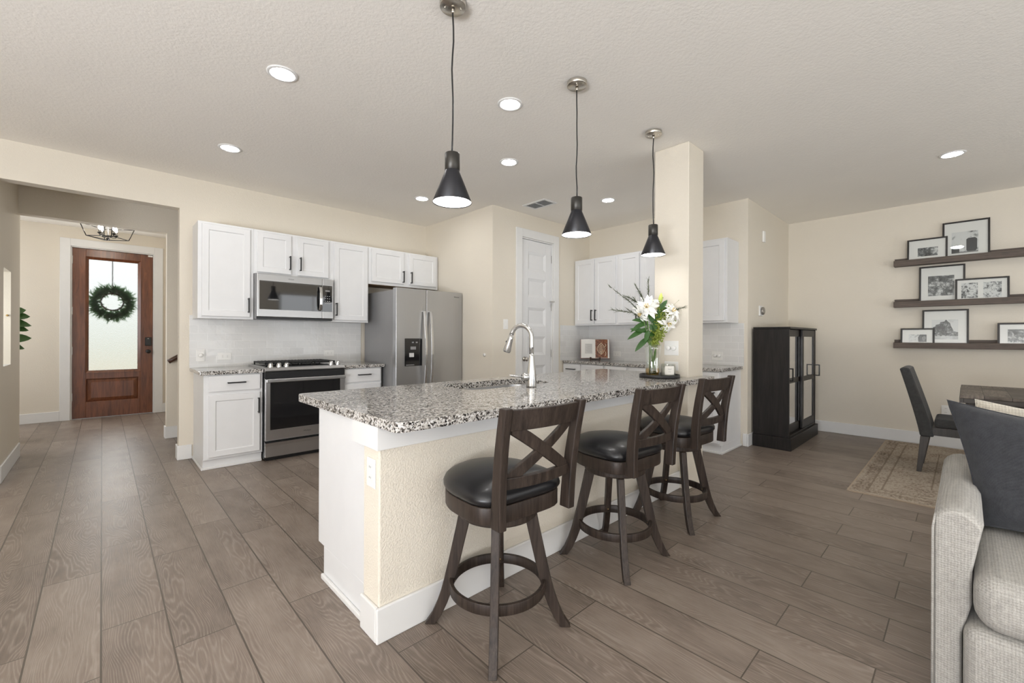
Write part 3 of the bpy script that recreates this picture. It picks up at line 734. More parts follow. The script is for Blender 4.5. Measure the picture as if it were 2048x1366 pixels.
# the spout arcs over the sink: direction towards +y and -x a little
dv = Vector((-.25, .968, 0)).normalized()
R_ = .074; p = [(FX, FY, 1.088), (FX, FY, 1.14), (FX, FY, 1.185)]
for k in range(1, 15):
    a = PI*k/14*.93; q = Vector((FX, FY, 1.195))+dv*(R_-R_*math.cos(a))+Vector((0, 0, R_*math.sin(a))); p.append(tuple(q))
MB().tube(p, .0145, 14).build('spout', mCHROME, fc)
tip = Vector(p[-1]); dr_ = (Vector(p[-1])-Vector(p[-2])).normalized()
path = [tip+dr_*t for t in (0, .03, .07, .11, .118)]
sh = MB().sweep(path, [(math.cos(2*PI*k/18), math.sin(2*PI*k/18)) for k in range(18)], False, True, scales=[.0155, .017, .021, .0255, .022]).build('spray_head', mCHROME, fc)
sd_ = dr_.cross(Vector((0, 0, 1))).normalized(); nn = dr_.cross(sd_).normalized()
if nn.dot(dv) < 0: nn = -nn
c1 = tip+dr_*.055+nn*.0185; MB().sphere(tuple(c1), .0085, 10, 8).build('spray_button', mBPL, sh)
hd = Vector((-.93, .36, 0)).normalized(); hb = Vector((FX, FY, .947))
MB().sweep([hb+hd*.018, hb+hd*.03, hb+hd*.05, hb+hd*.062], [(math.cos(2*PI*k/18), math.sin(2*PI*k/18)) for k in range(18)], False, True, scales=[.022, .026, .026, .02]).build('valve_cap', mCHROME, fc)
MB().sweep([hb+hd*.055, hb+hd*.08+Vector((0, 0, .004)), hb+hd*.12+Vector((0, 0, .010)), hb+hd*.150+Vector((0, 0, .016))], [(1.1*math.cos(2*PI*k/14), .7*math.sin(2*PI*k/14)) for k in range(14)], False, True, scales=[.008, .011, .011, .004]).build('lever_handle', mCHROME, fc)

# ------------------------------------------------------------------ appliances
# range
RX0, RX1, RF = 1.119, 1.8805, 4.565
rg = thing('range', 'stainless slide-in gas range between two white cabinets', 'range', ((RX0+RX1)/2, RF+.3, 0))
MB().box(RX0+.002, RX1-.002, RF+.035, YK-.012, .02, .880).box(RX0+.02, RX1-.02, RF+.05, YK-.05, 0, .02).build('range_body', mBPL, rg)
MB().prism([(RF+.012, .852), (RF-.004, .868), (RF+.012, .893), (RF+.10, .899), (YK-.012, .899), (YK-.012, .881), (RF+.034, .881), (RF+.034, .852)], RX0, RX1, 0).build('cooktop_rim', mSS, rg, .002)
MB().box(RX0+.025, RX1-.025, RF+.09, YK-.03, .8995, .904).build('cooktop', mBGD, rg)
for gi in range(3):
    gx = RX0+.035+gi*.232; gm = MB()
    for k in range(7): gm.box(gx+.005+k*.034, gx+.015+k*.034, RF+.165, YK-.05, .922, .936)
    for yy in (RF+.165, RF+.38, YK-.06): gm.box(gx+.005, gx+.219, yy, yy+.012, .918, .934)
    for xx in (gx+.005, gx+.207):
        for yy in (RF+.167, YK-.06): gm.box(xx, xx+.012, yy, yy+.01, .9042, .92)
    gm.build('burner_grate', mIRON, rg)
for kx in (1.180, 1.254, 1.322, 1.757, 1.826):
    Mk = Matrix.Rotation(.42, 3, 'X')
    MB().lathe([(.025, 0), (.025, .008), (.020, .012), (.0175, .036), (.014, .040), (.001, .041)], 20, (kx, RF+.065, .8985), M=Mk).build('control_knob', mCHROME, rg)
MB().box(RX0+.004, RX1-.004, RF+.006, RF+.034, .792, .851).build('control_strip', mBPL, rg)
od = thing_part = MB().box(RX0+.002, RX1-.002, RF, RF+.034, .198, .788).build('oven_door', mSS, rg, .004)
B(1.163, 1.828, RF-.002, RF-.0004, .300, .752).build('oven_window', mBGD, od, .0008)
hm = MB().box(RX0+.004, RX1-.004, RF-.038, RF-.016, .756, .789).box(RX0+.03, RX0+.06, RF-.016, RF-.0005, .765, .785).box(RX1-.06, RX1-.03, RF-.016, RF-.0005, .765, .785)
hm.build('door_handle', mSS, od, .005)
dw = MB().box(RX0+.002, RX1-.002, RF+.004, RF+.034, .040, .150).build('storage_drawer', mSS, rg, .003)
MB().prism([(RF-.014, .150), (RF-.020, .180), (RF+.034, .186), (RF+.034, .151)], RX0+.002, RX1-.002, 0).build('drawer_lip', mSS, dw)
text('badge', 'Whirlpool', .017, Matrix.Translation((1.50, RF-.0007, .248)) @ Matrix.Rotation(PI/2, 4, 'X'), mPHD, od)

# microwave
MX0, MX1, MF, MZ0, MZ1 = 1.0985, 1.8570, 4.822, 1.392, 1.8235
mw = thing('microwave', 'stainless over-range microwave under the short white cabinet', 'microwave', ((MX0+MX1)/2, 5.0, MZ0-.03))
B(MX0, MX1, MF+.035, YK-.011, MZ0-.022, MZ1).build('microwave_body', mSSD, mw)
md_ = B(MX0+.008, 1.733, MF, MF+.034, MZ0, MZ1-.002).build('microwave_door', mSS, mw, .004)
B(1.128, 1.7325, MF-.002, MF-.0004, 1.466, 1.7525).build('door_window', mBGL, md_)
hx = 1.706; hp = [(hx, MF-.0015, 1.735), (hx, MF-.030, 1.725), (hx, MF-.046, 1.67), (hx, MF-.050, 1.606), (hx, MF-.046, 1.54), (hx, MF-.030, 1.487), (hx, MF-.0015, 1.477)]
MB().sweep(hp, [(-.014, -.005), (.014, -.005), (.014, .005), (-.014, .005)], up=(0, -1, 0)).build('door_handle', mCHROME, md_, .003)
cp = B(1.7355, MX1-.003, MF, MF+.034, MZ0, MZ1-.002).build('control_panel', mSS, mw, .004)
kp = B(1.737, 1.840, MF-.002, MF-.0004, 1.466, 1.7525).build('keypad', mBGL, cp)
B(1.765, 1.815, MF-.0026, MF-.0021, 1.685, 1.703).build('display', mPHM, kp)
for r_ in range(4):
    for c_ in range(3): B(1.762+c_*.022, 1.772+c_*.022, MF-.0026, MF-.0021, 1.555+r_*.026, 1.560+r_*.026).build('key_legend', mPHL, kp)
MB().box(MX0+.01, MX1-.01, MF+.02, MF+.2, MZ0-.024, MZ0-.001).build('vent_underside', mBPL, mw)
text('badge', 'Whirlpool', .013, Matrix.Translation((1.42, MF-.0007, 1.782)) @ Matrix.Rotation(PI/2, 4, 'X'), mPHD, md_)

# fridge
GX0, GX1, GF, GZ = 2.368, 3.278, 4.36, 1.748
fg = thing('refrigerator', 'stainless side-by-side refrigerator with ice dispenser', 'refrigerator', ((GX0+GX1)/2, 4.8, 0))
B(GX0+.008, GX1-.008, GF+.082, YK-.05, .02, 1.728).build('cabinet_body', mSSD, fg, .003)
B(GX0+.02, GX1-.02, GF+.10, YK-.10, 0, .02).build('base_grille', mBPL, fg)
spx = 2.757
ld = B(GX0, spx-.0035, GF, GF+.078, .06, GZ).build('freezer_door', mSSV, fg, .004, 3)
rd = B(spx+.0035, GX1, GF, GF+.078, .06, GZ).build('fridge_door', mSSV, fg, .004, 3)
B(spx-.0029, spx+.0029, GF+.006, GF+.07, .07, GZ-.01).build('door_gasket', mBPL, fg)  # black strip stands in for the shade in the gap between the doors
dsx0, dsx1, dsz0, dsz1 = 2.474, 2.700, .862, 1.178
ds = MB().prism([(dsx0, dsz0), (dsx1, dsz0), (dsx1, dsz1), (dsx0, dsz1)], GF-.004, GF-.0005, 1).build('ice_dispenser', mBGD, ld, .002)
B(dsx0+.07, dsx0+.14, GF-.0125, GF-.0045, 1.050, 1.085).build('ice_chute', mSSD, ds, .002)
B(dsx0+.055, dsx0+.115, GF-.0115, GF-.0045, .965, 1.012).build('dispenser_paddle', mPHL, ds, .004)
B(dsx0+.015, dsx0+.115, GF-.016, GF-.0045, .872, .880).build('drip_tray', mSSD, ds)
for k in range(2): B(dsx0+.09+k*.05, dsx0+.115+k*.05, GF-.0048, GF-.0042, 1.125, 1.140).build('icon', mSSD, ds)
for hx, dd in ((spx-.038, ld), (spx+.045, rd)):
    hp = []
    for k in range(13):
        t = k/12; z = 1.492-t*1.0; hp.append((hx, GF-.028-.040*math.sin(PI*t), z))
    hp = [(hx, GF-.0005, 1.494)]+hp+[(hx, GF-.0005, .49)]
    MB().sweep(hp, [(-.015, -.007), (.015, -.007), (.015, .007), (-.015, .007)], up=(0, -1, 0)).build('door_handle', mCHROME, dd, .003)
text('badge', 'Whirlpool', .018, Matrix.Translation((3.19, GF-.0007, 1.685)) @ Matrix.Rotation(PI/2, 4, 'X'), mPHD, rd)

# ------------------------------------------------------------------ outlets, switches (local frame: plate in x/z facing -y)
def plate(name, label, cat, loc, rz, wdt, hgt, kind, group=None):
    t = thing(name, label, cat, loc, group, rz)
    B(-wdt/2, wdt/2, -.006, -.0005, -hgt/2, hgt/2).build('cover_plate', mPLATE, t, .002, local=True)
    if kind == 'outlet_v' or kind == 'outlet_h':
        for s_ in (-1, 1):
            m2 = MB(); c = s_*.021
            fx = (lambda a, b: (a, b)) if kind == 'outlet_v' else (lambda a, b: (b, a))
            a0, b0 = fx(0, c)
            r_ = MB().box(a0-.016, a0+.016, -.0085, -.0065, b0-.0165 if kind == 'outlet_v' else b0-.016, b0+.0165 if kind == 'outlet_v' else b0+.016).build('receptacle', mPLATE, t, .002, local=True)
            for q in (-.006, .006):
                p_, q_ = fx(q, c+.003)
                B(p_-.0012, p_+.0012, -.0092, -.0088, q_-.004, q_+.004).build('slot', mSLOT, r_, local=True) if kind == 'outlet_v' else B(p_-.004, p_+.004, -.0092, -.0088, q_-.0012, q_+.0012).build('slot', mSLOT, r_, local=True)
    elif kind.startswith('dial'):
        n_ = int(kind[4]); 
        for k in range(n_):
            x = (k-(n_-1)/2)*.046
            MB().lathe([(.019, 0), (.018, .016), (.014, .019), (.001, .0195)], 20, (x, -.0065, 0), M=Matrix.Rotation(PI/2, 3, 'X')).build('dimmer_knob', mPLATE, t, local=True)
    elif kind == 'rocker':
        B(-.016, .016, -.010, -.0065, -.033, .033).build('rocker', mPLATE, t, .002, local=True)
        B(-.010, .002, -.013, -.0105, -.018, .004).build('slider', mPLATE, t, .001, local=True)
    return t
ty = YK-.0105
plate('dimmer_switch', 'white round-knob dimmer on the tile above the left counter end', 'switch', (.705, ty, 1.005), 0, .072, .116, 'dial1')
plate('wall_outlet', 'white horizontal outlet on the tile left of the range', 'outlet', (.905, ty, .990), 0, .118, .072, 'outlet_h')
plate('wall_outlet', 'white horizontal outlet on the tile right of the range', 'outlet', (1.955, ty, 1.000), 0, .118, .072, 'outlet_h')
plate('wall_outlet', 'white vertical outlet on the white end of the island', 'outlet', (IX0, 1.637, .650), -PI/2, .072, .116, 'outlet_v')
plate('light_switch', 'white light switch on the wall left of the pantry door', 'switch', (3.501, Y2, 1.352), 0, .074, .12, 'rocker')
plate('dimmer_switch', 'white two-dial dimmer plate on the column behind the vase', 'switch', (3.33, 1.633, 1.112), -PI/2, .118, .116, 'dial2')
plate('wall_outlet', 'white horizontal outlet low on the column behind the candle', 'outlet', (3.33, 1.633, .968), -PI/2, .116, .072, 'outlet_h')
plate('dimmer_switch', 'white two-dial dimmer plate on the tile right of the column', 'switch', (X3-.0105, 1.975, .992), -PI/2, .118, .10, 'dial2')
plate('wall_outlet', 'white horizontal outlet on the tile right of the open cookbook', 'outlet', (X3-.0105, 3.315, .972), -PI/2, .118, .072, 'outlet_h')
plate('wall_outlet', 'white outlet on the dining wall beside the charcoal chair', 'outlet', (XD, .145, .405), -PI/2, .072, .116, 'outlet_v')
plate('wall_outlet', 'white outlet low on the island half wall behind a stool', 'outlet', (1.60, IY0, .34), 0, .072, .116, 'outlet_v')
th = thing('thermostat', 'oval grey and white thermostat above the dark curio cabinet', 'thermostat', (5.60, Y4, 1.515))
B(5.52, 5.66, Y4-.012, Y4-.0005, 1.455, 1.575).build('mounting_plate', mPLATE, th, .006)
MB().lathe([(.045, 0), (.045, .018), (.038, .024), (.001, .025)], 28, (5.60, Y4-.0125, 1.515), M=Matrix.Rotation(PI/2, 3, 'X')).build('dial', plain('thermostat_grey', (.30, .28, .25), .3, .5), th)
solo(B(5.64, 5.70, Y4-.022, Y4-.0005, 2.33, 2.46), 'motion_sensor', mPLATE, 'small white sensor high on the wall above the thermostat', 'sensor', bevel=.005)
solo(MB().lathe([(.020, 0), (.018, .012), (.001, .014)], 18, (XP-.0005, 3.93, .985), M=Matrix.Rotation(-PI/2, 3, 'Y')), 'wall_bumper', mPLATE, 'small round white bumper on the pantry side wall', 'bumper')

# ------------------------------------------------------------------ ceiling fixtures
dl = thing('recessed_light', 'x', 'ceiling light', (.764, 2.771, CZ), 'recessed ceiling lights')
MB().lathe([(.083, -.0005), (.083, -.004), (.078, -.007), (.066, -.0075), (.060, -.003), (.060, -.0005)], 40, (0, 0, 0), False).build('trim_ring', mTRIM, dl, local=True)
MB().lathe([(.0595, -.0035), (.04, -.0042), (.001, -.0045)], 40, (0, 0, 0), False).build('lens', mLENS, dl, local=True)
dl['label'] = 'large recessed light on the ceiling left of the nearest pendant'
for x, y, lb in [(.756, 4.164, 'recessed ceiling light above the left end of the wall cabinets'), (1.955, 2.083, 'recessed ceiling light between the first and middle pendants'), (2.595, 2.776, 'recessed ceiling light left of the middle pendant cord'), (2.582, 4.181, 'recessed ceiling light in front of the fridge beside the nearest shade'), (4.11, 2.767, 'recessed ceiling light between the middle and column pendants'), (5.147, .078, 'recessed ceiling light above the dining area')]:
    dup(dl, (x, y, CZ), 0, lb)
vt = thing('ceiling_vent', 'white rectangular air vent on the ceiling before the pantry door', 'vent', (3.665, 3.40, CZ))
vx0, vx1, vy0, vy1 = 3.555, 3.778, 3.225, 3.575
mb = MB().box(vx0, vx1, vy0, vy0+.03, CZ-.008, CZ-.0005).box(vx0, vx1, vy1-.03, vy1, CZ-.008, CZ-.0005).box(vx0, vx0+.03, vy0+.03, vy1-.03, CZ-.008, CZ-.0005).box(vx1-.03, vx1, vy0+.03, vy1-.03, CZ-.008, CZ-.0005).box(vx0+.03, vx1-.03, 3.395, 3.405, CZ-.008, CZ-.0005)
mb.build('vent_frame', mTRIM, vt, .001)
B(vx0+.03, vx1-.03, vy0+.03, vy1-.03, CZ-.0012, CZ-.0004).build('duct_backing', mPHM, vt)
for k in range(9):
    x = vx0+.038+k*.0175
    for ya_, yb_ in ((vy0+.031, 3.394), (3.406, vy1-.031)):
        MB().add([(x+.008, ya_, CZ-.002), (x, ya_, CZ-.009), (x, yb_, CZ-.009), (x+.008, yb_, CZ-.002), (x+.009, ya_, CZ-.0022), (x+.001, ya_, CZ-.0092), (x+.001, yb_, CZ-.0092), (x+.009, yb_, CZ-.0022)], [(0, 1, 2, 3), (4, 5, 6, 7), (0, 1, 5, 4), (2, 3, 7, 6)]).build('slat', mTRIM, vt)

pn = thing('pendant_light', 'black cone pendant nearest the camera over the island', 'pendant light', (1.171, 1.636, CZ), 'black cone pendants over the island')
MB().lathe([(.061, -.0005), (.061, -.022), (.058, -.025), (.001, -.025)], 36, caps=False).build('canopy', mNICK, pn, local=True)
for s_ in (-1, 1): MB().sphere((s_*.03, s_*-.02, -.027), .005, 8, 6).build('canopy_screw', mNICK, pn, local=True)
MB().lathe([(.009, -.0255), (.007, -.045), (.003, -.05)], 12).build('cord_grip', mNICK, pn, local=True)
MB().tube([(.0035*math.sin(k*1.1), .002*math.cos(k*1.7), -.05-k*.0652) for k in range(11)], .0038, 8).build('cord', mBLK, pn, local=True)
MB().lathe([(.001, -.698), (.0325, -.699), (.0345, -.702), (.0345, -.778), (.033, -.779), (.001, -.779)], 32, caps=False).build('socket_cup', mSOCK, pn, local=True)
sh = MB().lathe([(.0325, -.768), (.0345, -.785), (.0905, -.925), (.0895, -.926), (.033, -.787), (.031, -.786)], 40, caps=False).build('shade', mSHADE, pn, local=True)
MB().lathe([(.031, -.79), (.088, -.9225)], 40, caps=False).build('shade_lining', mWHITEIN, sh, local=True)
MB().lathe([(.001, -.902), (.05, -.904), (.078, -.910), (.0795, -.907)], 36, caps=False).build('bulb', mBULB, pn, local=True)
dup(pn, (2.082, 1.626, CZ), 1.2, 'middle black cone pendant hanging above the faucet end')
dup(pn, (2.997, 1.618, CZ), 2.6, 'black cone pendant hanging beside the square column')

# foyer lantern chandelier
CXc, CYc = .05, 7.5
ch = thing('chandelier', 'dark open-cage lantern light hanging before the front door', 'chandelier', (CXc, CYc, CZ))
def sq(r, z): return [Vector((CXc+r*math.cos(a), CYc+r*math.sin(a), z)) for a in (.15, .15+PI/2, .15+PI, .15+3*PI/2)]
lo_, hi_ = sq(.20, 2.435), sq(.255, 2.585)
cg = MB()
for q in (lo_, hi_):
    for k in range(4): cg.tube([q[k], q[(k+1) % 4]], .005, 6)
for k in range(4): cg.tube([lo_[k], hi_[k]], .005, 6); cg.tube([hi_[k], Vector((CXc, CYc, 2.70))], .005, 6); cg.tube([lo_[k], Vector((CXc, CYc, 2.41))], .004, 6)
cg.build('cage', mBLKM, ch)
MB().lathe([(.06, CZ-.0005), (.06, CZ-.02), (.01, CZ-.03), (.008, 2.44), (.02, 2.43), (.012, 2.41), (.001, 2.405)], 20, (CXc, CYc, 0), False).build('stem', mBLKM, ch)
for k in range(4):
    a = .6+PI/2*k; d = Vector((math.cos(a), math.sin(a), 0)); c = Vector((CXc, CYc, 0))
    ar = MB().tube([c+d*.008+Vector((0, 0, 2.46)), c+d*.05+Vector((0, 0, 2.448)), c+d*.09+Vector((0, 0, 2.455)), c+d*.095+Vector((0, 0, 2.475))], .005, 8).build('arm', mBLKM, ch)
    q = c+d*.095
    MB().lathe([(.006, 2.47), (.022, 2.482), (.022, 2.486), (.010, 2.488), (.010, 2.525), (.001, 2.526)], 14, (q.x, q.y, 0)).build('candle_cup', mBLKM, ar)
    MB().lathe([(.006, 2.5265), (.014, 2.545), (.010, 2.575), (.001, 2.60)], 14, (q.x, q.y, 0)).build('bulb', mCANDB, ar)
# handrail on the stair wall
hr = thing('handrail', 'dark wood stair handrail on the hall wall', 'handrail', (.6, 6.36, .9))
MB().tube([(.556, 6.36, .897), (.60, 6.36, .925), (.75, 6.36, 1.02), (1.2, 6.36, 1.32), (2.3, 6.36, 2.05)], .026, 14).build('rail', wood('rail_wood', (.030, .013, .007), (.10, .045, .025), 0, 1, .35, .3), hr)
for x in (.66, 1.6): 
    z = .963 if x < 1 else 1.585
    MB().tube([(x, 6.362, z-.02), (x, 6.385, z-.05), (x, 6.4195, z-.05)], .008, 8).build('bracket', mBLKM, hr)
# niche latch and foyer plant
solo(MB().sphere((-.62, 5.945, 1.375), .009, 10, 8), 'brass_latch', mBRASS, 'tiny brass latch in the bright hall window reveal', 'latch')
pl = thing('potted_plant', 'green leafy plant peeking from behind the hall wall', 'plant', (-.92, 7.35, 0))
MB().lathe([(.12, 0), (.16, .28), (.15, .28), (.14, .26), (.001, .26)], 28, (-.92, 7.35, 0)).build('pot', mPOT, pl)
MB().lathe([(.139, .2605), (.001, .265)], 24, (-.92, 7.35, 0), False).build('soil', mSOIL, pl)
MB().tube([(-.92, 7.35, .26), (-.91, 7.35, .7), (-.90, 7.34, 1.1), (-.90, 7.34, 1.52)], .012, 8).build('stem', mSTEM, pl)
def leafmesh(mb, base, d, L, W, droop=.4, up=Vector((0, 0, 1)), fold=.2, n=7):
    d = Vector(d).normalized(); s_ = d.cross(up)
    if s_.length < 1e-3: s_ = d.cross(Vector((1, 0, 0)))
    s_.normalize(); nrm = s_.cross(d).normalized(); v = []; f = []
    for i in range(n+1):
        t = i/n; c = Vector(base)+d*(L*t)-Vector((0, 0, 1))*(droop*L*t*t)
        w_ = W*math.sin(PI*min(1, t*.93+.05))**.8*.5 if i < n else .0005
        v += [c-s_*w_+nrm*(fold*w_), c, c+s_*w_+nrm*(fold*w_)]
    for i in range(n):
        for j in range(2): a = i*3+j; f.append((a, a+1, a+4, a+3))
    mb.add(v, f, True); return mb
rp = random.Random(5)
for k in range(14):
    z = .75+k*.06; a = -.6+k*2.4; d = (math.cos(a), math.sin(a), .3)
    leafmesh(MB(), (-.9+.01*math.cos(a), 7.34, z), d, .19, .085, .5).build('leaf', mLEAF, pl)
for (dx, dz, dr) in ((.18, 1.46, .1), (.21, 1.41, .2), (.22, 1.34, .35), (.20, 1.29, .40), (.22, 1.155, .15), (.17, 1.09, .5)):
    leafmesh(MB(), (-.80, 7.34, dz-.015), (dx, .02, .06), dx*1.02, .115, dr, up=Vector((.1, -.85, .5))).build('leaf', mLEAF, pl)

# ------------------------------------------------------------------ bar stools
def dshape(R=.214, back=.20, n=48, FR=.236):
    p = []
    for k in range(n):
        a = 2*PI*k/n; c, s = math.cos(a), math.sin(a)
        if s >= 0: r = 1/math.sqrt((c/R)**2+(s/FR)**2)
        else: r = 1/((abs(c)/R)**4.5+(abs(s)/back)**4.5)**(1/4.5)
        p.append((r*c, r*s))
    return p
def back_y(z): t = (z-.51)/(.95-.51); return -.228-.058*t-.012*math.sin(PI*t)*-1
def make_stool():
    t = thing('bar_stool', 'x', 'stool', (0, 0, 0), 'swivel bar stools along the island')
    D = dshape(); n = len(D)
    # cushion
    rings = [(.90, .577), (.985, .580), (1.02, .592), (1.025, .604), (.995, .618), (.93, .631), (.80, .644), (.6, .655), (.35, .661), (.12, .663)]
    v = [(x*s, y*s, z) for s, z in rings for x, y in D]; f = [(i*n+k, i*n+(k+1) % n, (i+1)*n+(k+1) % n, (i+1)*n+k) for i in range(len(rings)-1) for k in range(n)]
    f += [tuple(range(n))[::-1], tuple(range((len(rings)-1)*n, len(rings)*n))]
    MB().add(v, f, True).build('seat_cushion', mLEATH, t, local=True)
    MB().prism([(x*.985, y*.985) for x, y in D], .512, .5765, 2).build('seat_apron', mSTOOL, t, .004, local=True).data.polygons.foreach_set('use_smooth', [False]*2+[True]*n)
    MB().lathe([(.001, .466), (.158, .466), (.164, .472), (.164, .505), (.158, .5115), (.001, .5115)], 44, caps=False, smooth=False).build('swivel_base', mSTOOL, t, .002, local=True)
    prof = [(-.0145, -.021), (.0145, -.021), (.0145, .021), (-.0145, .021)]
    for k in range(4):
        a = PI/4+PI/2*k; d = Vector((math.cos(a), math.sin(a), 0)); path = []
        rz = [(.136, .4655), (.150, .40), (.166, .33), (.182, .26), (.199, .19), (.213, .14), (.231, .09), (.254, .04), (.282, .0)]
        P_ = [d*r+Vector((0, 0, z)) for r, z in rz]
        lg = MB()
        tang = Vector((-d.y, d.x, 0))
        m = len(P_); vv = []
        for i, q in enumerate(P_):
            th_ = .026-.005*i/(m-1)
            for sx_, sr in ((-1, -1), (1, -1), (1, 1), (-1, 1)): vv.append(q+tang*(.0160*sx_)+d*(th_*sr))
        ff = [(i*4+j, i*4+(j+1) % 4, i*4+4+(j+1) % 4, i*4+4+j) for i in range(m-1) for j in range(4)]+[(3, 2, 1, 0), tuple(range(m*4-4, m*4))]
        lg.add(vv, ff).build('leg', mSTOOL, t, .003, local=True)
    fr = MB().lathe([(.184, .156), (.199, .156), (.199, .197), (.184, .197), (.184, .156)], 56, caps=False, smooth=False).build('foot_ring', mSTOOL, t, .002, local=True)
    fr.data.polygons.foreach_set('use_smooth', [True]*len(fr.data.polygons))
    for k in range(4):
        a = PI/4+PI/2*k; MB().sphere((.183*math.cos(a), .183*math.sin(a), .178), .0055, 8, 6).build('screw', mBRASS, fr, local=True)
    # back
    N = 12
    for s in (-1, 1):
        vv = []
        for i in range(N+1):
            z = .517+(.952-.517)*i/N; tt = i/N; y = back_y(z); x = s*(.172+.014*tt); w_ = .0165; dp_ = .026-.007*tt
            for a, b in ((-1, -1), (1, -1), (1, 1), (-1, 1)): vv.append((x+a*w_, y+b*dp_, z))
        ff = [(i*4+j, i*4+(j+1) % 4, i*4+4+(j+1) % 4, i*4+4+j) for i in range(N) for j in range(4)]+[(3, 2, 1, 0), tuple(range(N*4, N*4+4))]
        MB().add(vv, ff).build('back_post', mSTOOL, t, .004, local=True)
    def rail(z0, z1, bow, name, th_=.011):
        vv = []; M_ = 10
        for i in range(M_+1):
            u = -1+2*i/M_
            for z, b in ((z0, -1), (z0, 1), (z1, 1), (z1, -1)):
                hw = .1555+.014*(z-.505)/.447; vv.append((u*hw, back_y(z)-bow*(1-u*u)+b*th_+.004, z))
        ff = [(i*4+j, i*4+(j+1) % 4, i*4+4+(j+1) % 4, i*4+4+j) for i in range(M_) for j in range(4)]+[(3, 2, 1, 0), tuple(range(M_*4, M_*4+4))]
        return MB().add(vv, ff).build(name, mSTOOL, t, .003, local=True)
    rail(.868, .944, .022, 'top_rail'); rail(.655, .698, .022, 'lower_rail')
    for s in (-1, 1):
        vv = []; M_ = 12; off = .004 if s > 0 else -.004
        for i in range(M_+1):
            u = -1+2*i/M_; zc = .783+s*u*.0985
            hw = .150; x = u*hw
            tz = .026
            for dz, b in ((-tz, -1), (-tz, 1), (tz, 1), (tz, -1)):
                z = min(max(zc+dz, .690), .872); vv.append((x, back_y(z)-.022*(1-u*u)+b*.008+.004+off*.4, z))
        ff = [(i*4+j, i*4+(j+1) % 4, i*4+4+(j+1) % 4, i*4+4+j) for i in range(M_) for j in range(4)]+[(3, 2, 1, 0), tuple(range(M_*4, M_*4+4))]
        MB().add(vv, ff).build('cross_brace', mSTOOL, t, .002, local=True)
    return t
st = make_stool()
def swivel(root, seat_rot):   # the seat and back swivel on the four fixed legs
    for ch in root.children:
        if ch.name.split('.')[0] not in ('leg', 'foot_ring', 'swivel_base'): ch.rotation_euler = (0, 0, seat_rot)
st.location = (1.197, 1.340, 0); st['label'] = 'black seated wooden bar stool nearest the camera at the island end'
s2 = dup(st, (2.050, 1.330, 0), 0, 'middle dark wooden bar stool between the other two stools')
s3 = dup(st, (2.800, 1.345, 0), 0, 'farthest dark wooden bar stool, in front of the column')
swivel(st, -.075); swivel(s2, -.07); swivel(s3, -.075)

# ------------------------------------------------------------------ island decor
TX, TY = 3.172, 1.655
tr = solo(MB().lathe([(.001, .8845), (.148, .8845), (.152, .887), (.152, .908), (.148, .909), (.146, .890), (.001, .890)], 56, (TX, TY, 0), False), 'serving_tray', mBLK, 'round black tray on the island under the vase and candle', 'tray')
VX, VY, VZ = 3.128, 1.690, .8905
vs_ = thing('vase', 'clear glass vase full of lilies on the black tray', 'vase', (VX, VY, VZ))
op = [(.001, .0), (.054, .0), (.057, .006), (.055, .05), (.053, .10), (.055, .16), (.061, .215), (.068, .25)]
ip = [(.0655, .2505), (.0585, .215), (.0525, .16), (.0505, .10), (.0525, .05), (.050, .016), (.001, .013)]
MB().lathe(op+ip, 40, (VX, VY, VZ), False).build('glass_body', mVGL, vs_)
MB().lathe([(.001, .0135), (.0495, .0165), (.0520, .05), (.0512, .066), (.001, .066)], 36, (VX, VY, VZ), False).build('water', mWATER, vs_)
cd = thing('candle', 'white jar candle with a paper label on the black tray', 'candle', (3.224, 1.610, VZ))
cxx, cyy = 3.224, 1.610
MB().lathe([(.001, 0), (.054, 0), (.057, .004), (.057, .100), (.0545, .100), (.0545, .008), (.001, .008)], 40, (cxx, cyy, VZ), False).build('glass_jar', mVGL, cd)
MB().lathe([(.001, .0085), (.054, .0085), (.054, .072), (.001, .070)], 36, (cxx, cyy, VZ), False).build('wax', mWAX, cd)
lv = []; 
for k in range(9):
    a = math.radians(-160+ (k-4)*9+20); lv += [(cxx+.0575*math.cos(a), cyy+.0575*math.sin(a), VZ+.018), (cxx+.0575*math.cos(a), cyy+.0575*math.sin(a), VZ+.085)]
lb = MB().add(lv, [(2*i, 2*i+2, 2*i+3, 2*i+1) for i in range(8)], True).build('label', mLABEL, cd)
for z, s in ((.062, 3), (.055, 2), (.040, 2)):
    lv = []
    for k in range(2*s+1):
        a = math.radians(-160+(k-s)*5+20); lv += [(cxx+.0578*math.cos(a), cyy+.0578*math.sin(a), VZ+z), (cxx+.0578*math.cos(a), cyy+.0578*math.sin(a), VZ+z+.002)]
    MB().add(lv, [(2*i, 2*i+2, 2*i+3, 2*i+1) for i in range(2*s)]).build('print_line', mINK, lb)
for k in range(2): MB().tube([(cxx-.012+.024*k, cyy, VZ+.071), (cxx-.012+.024*k, cyy, VZ+.082)], .0012, 6).build('wick', mBLK, cd)

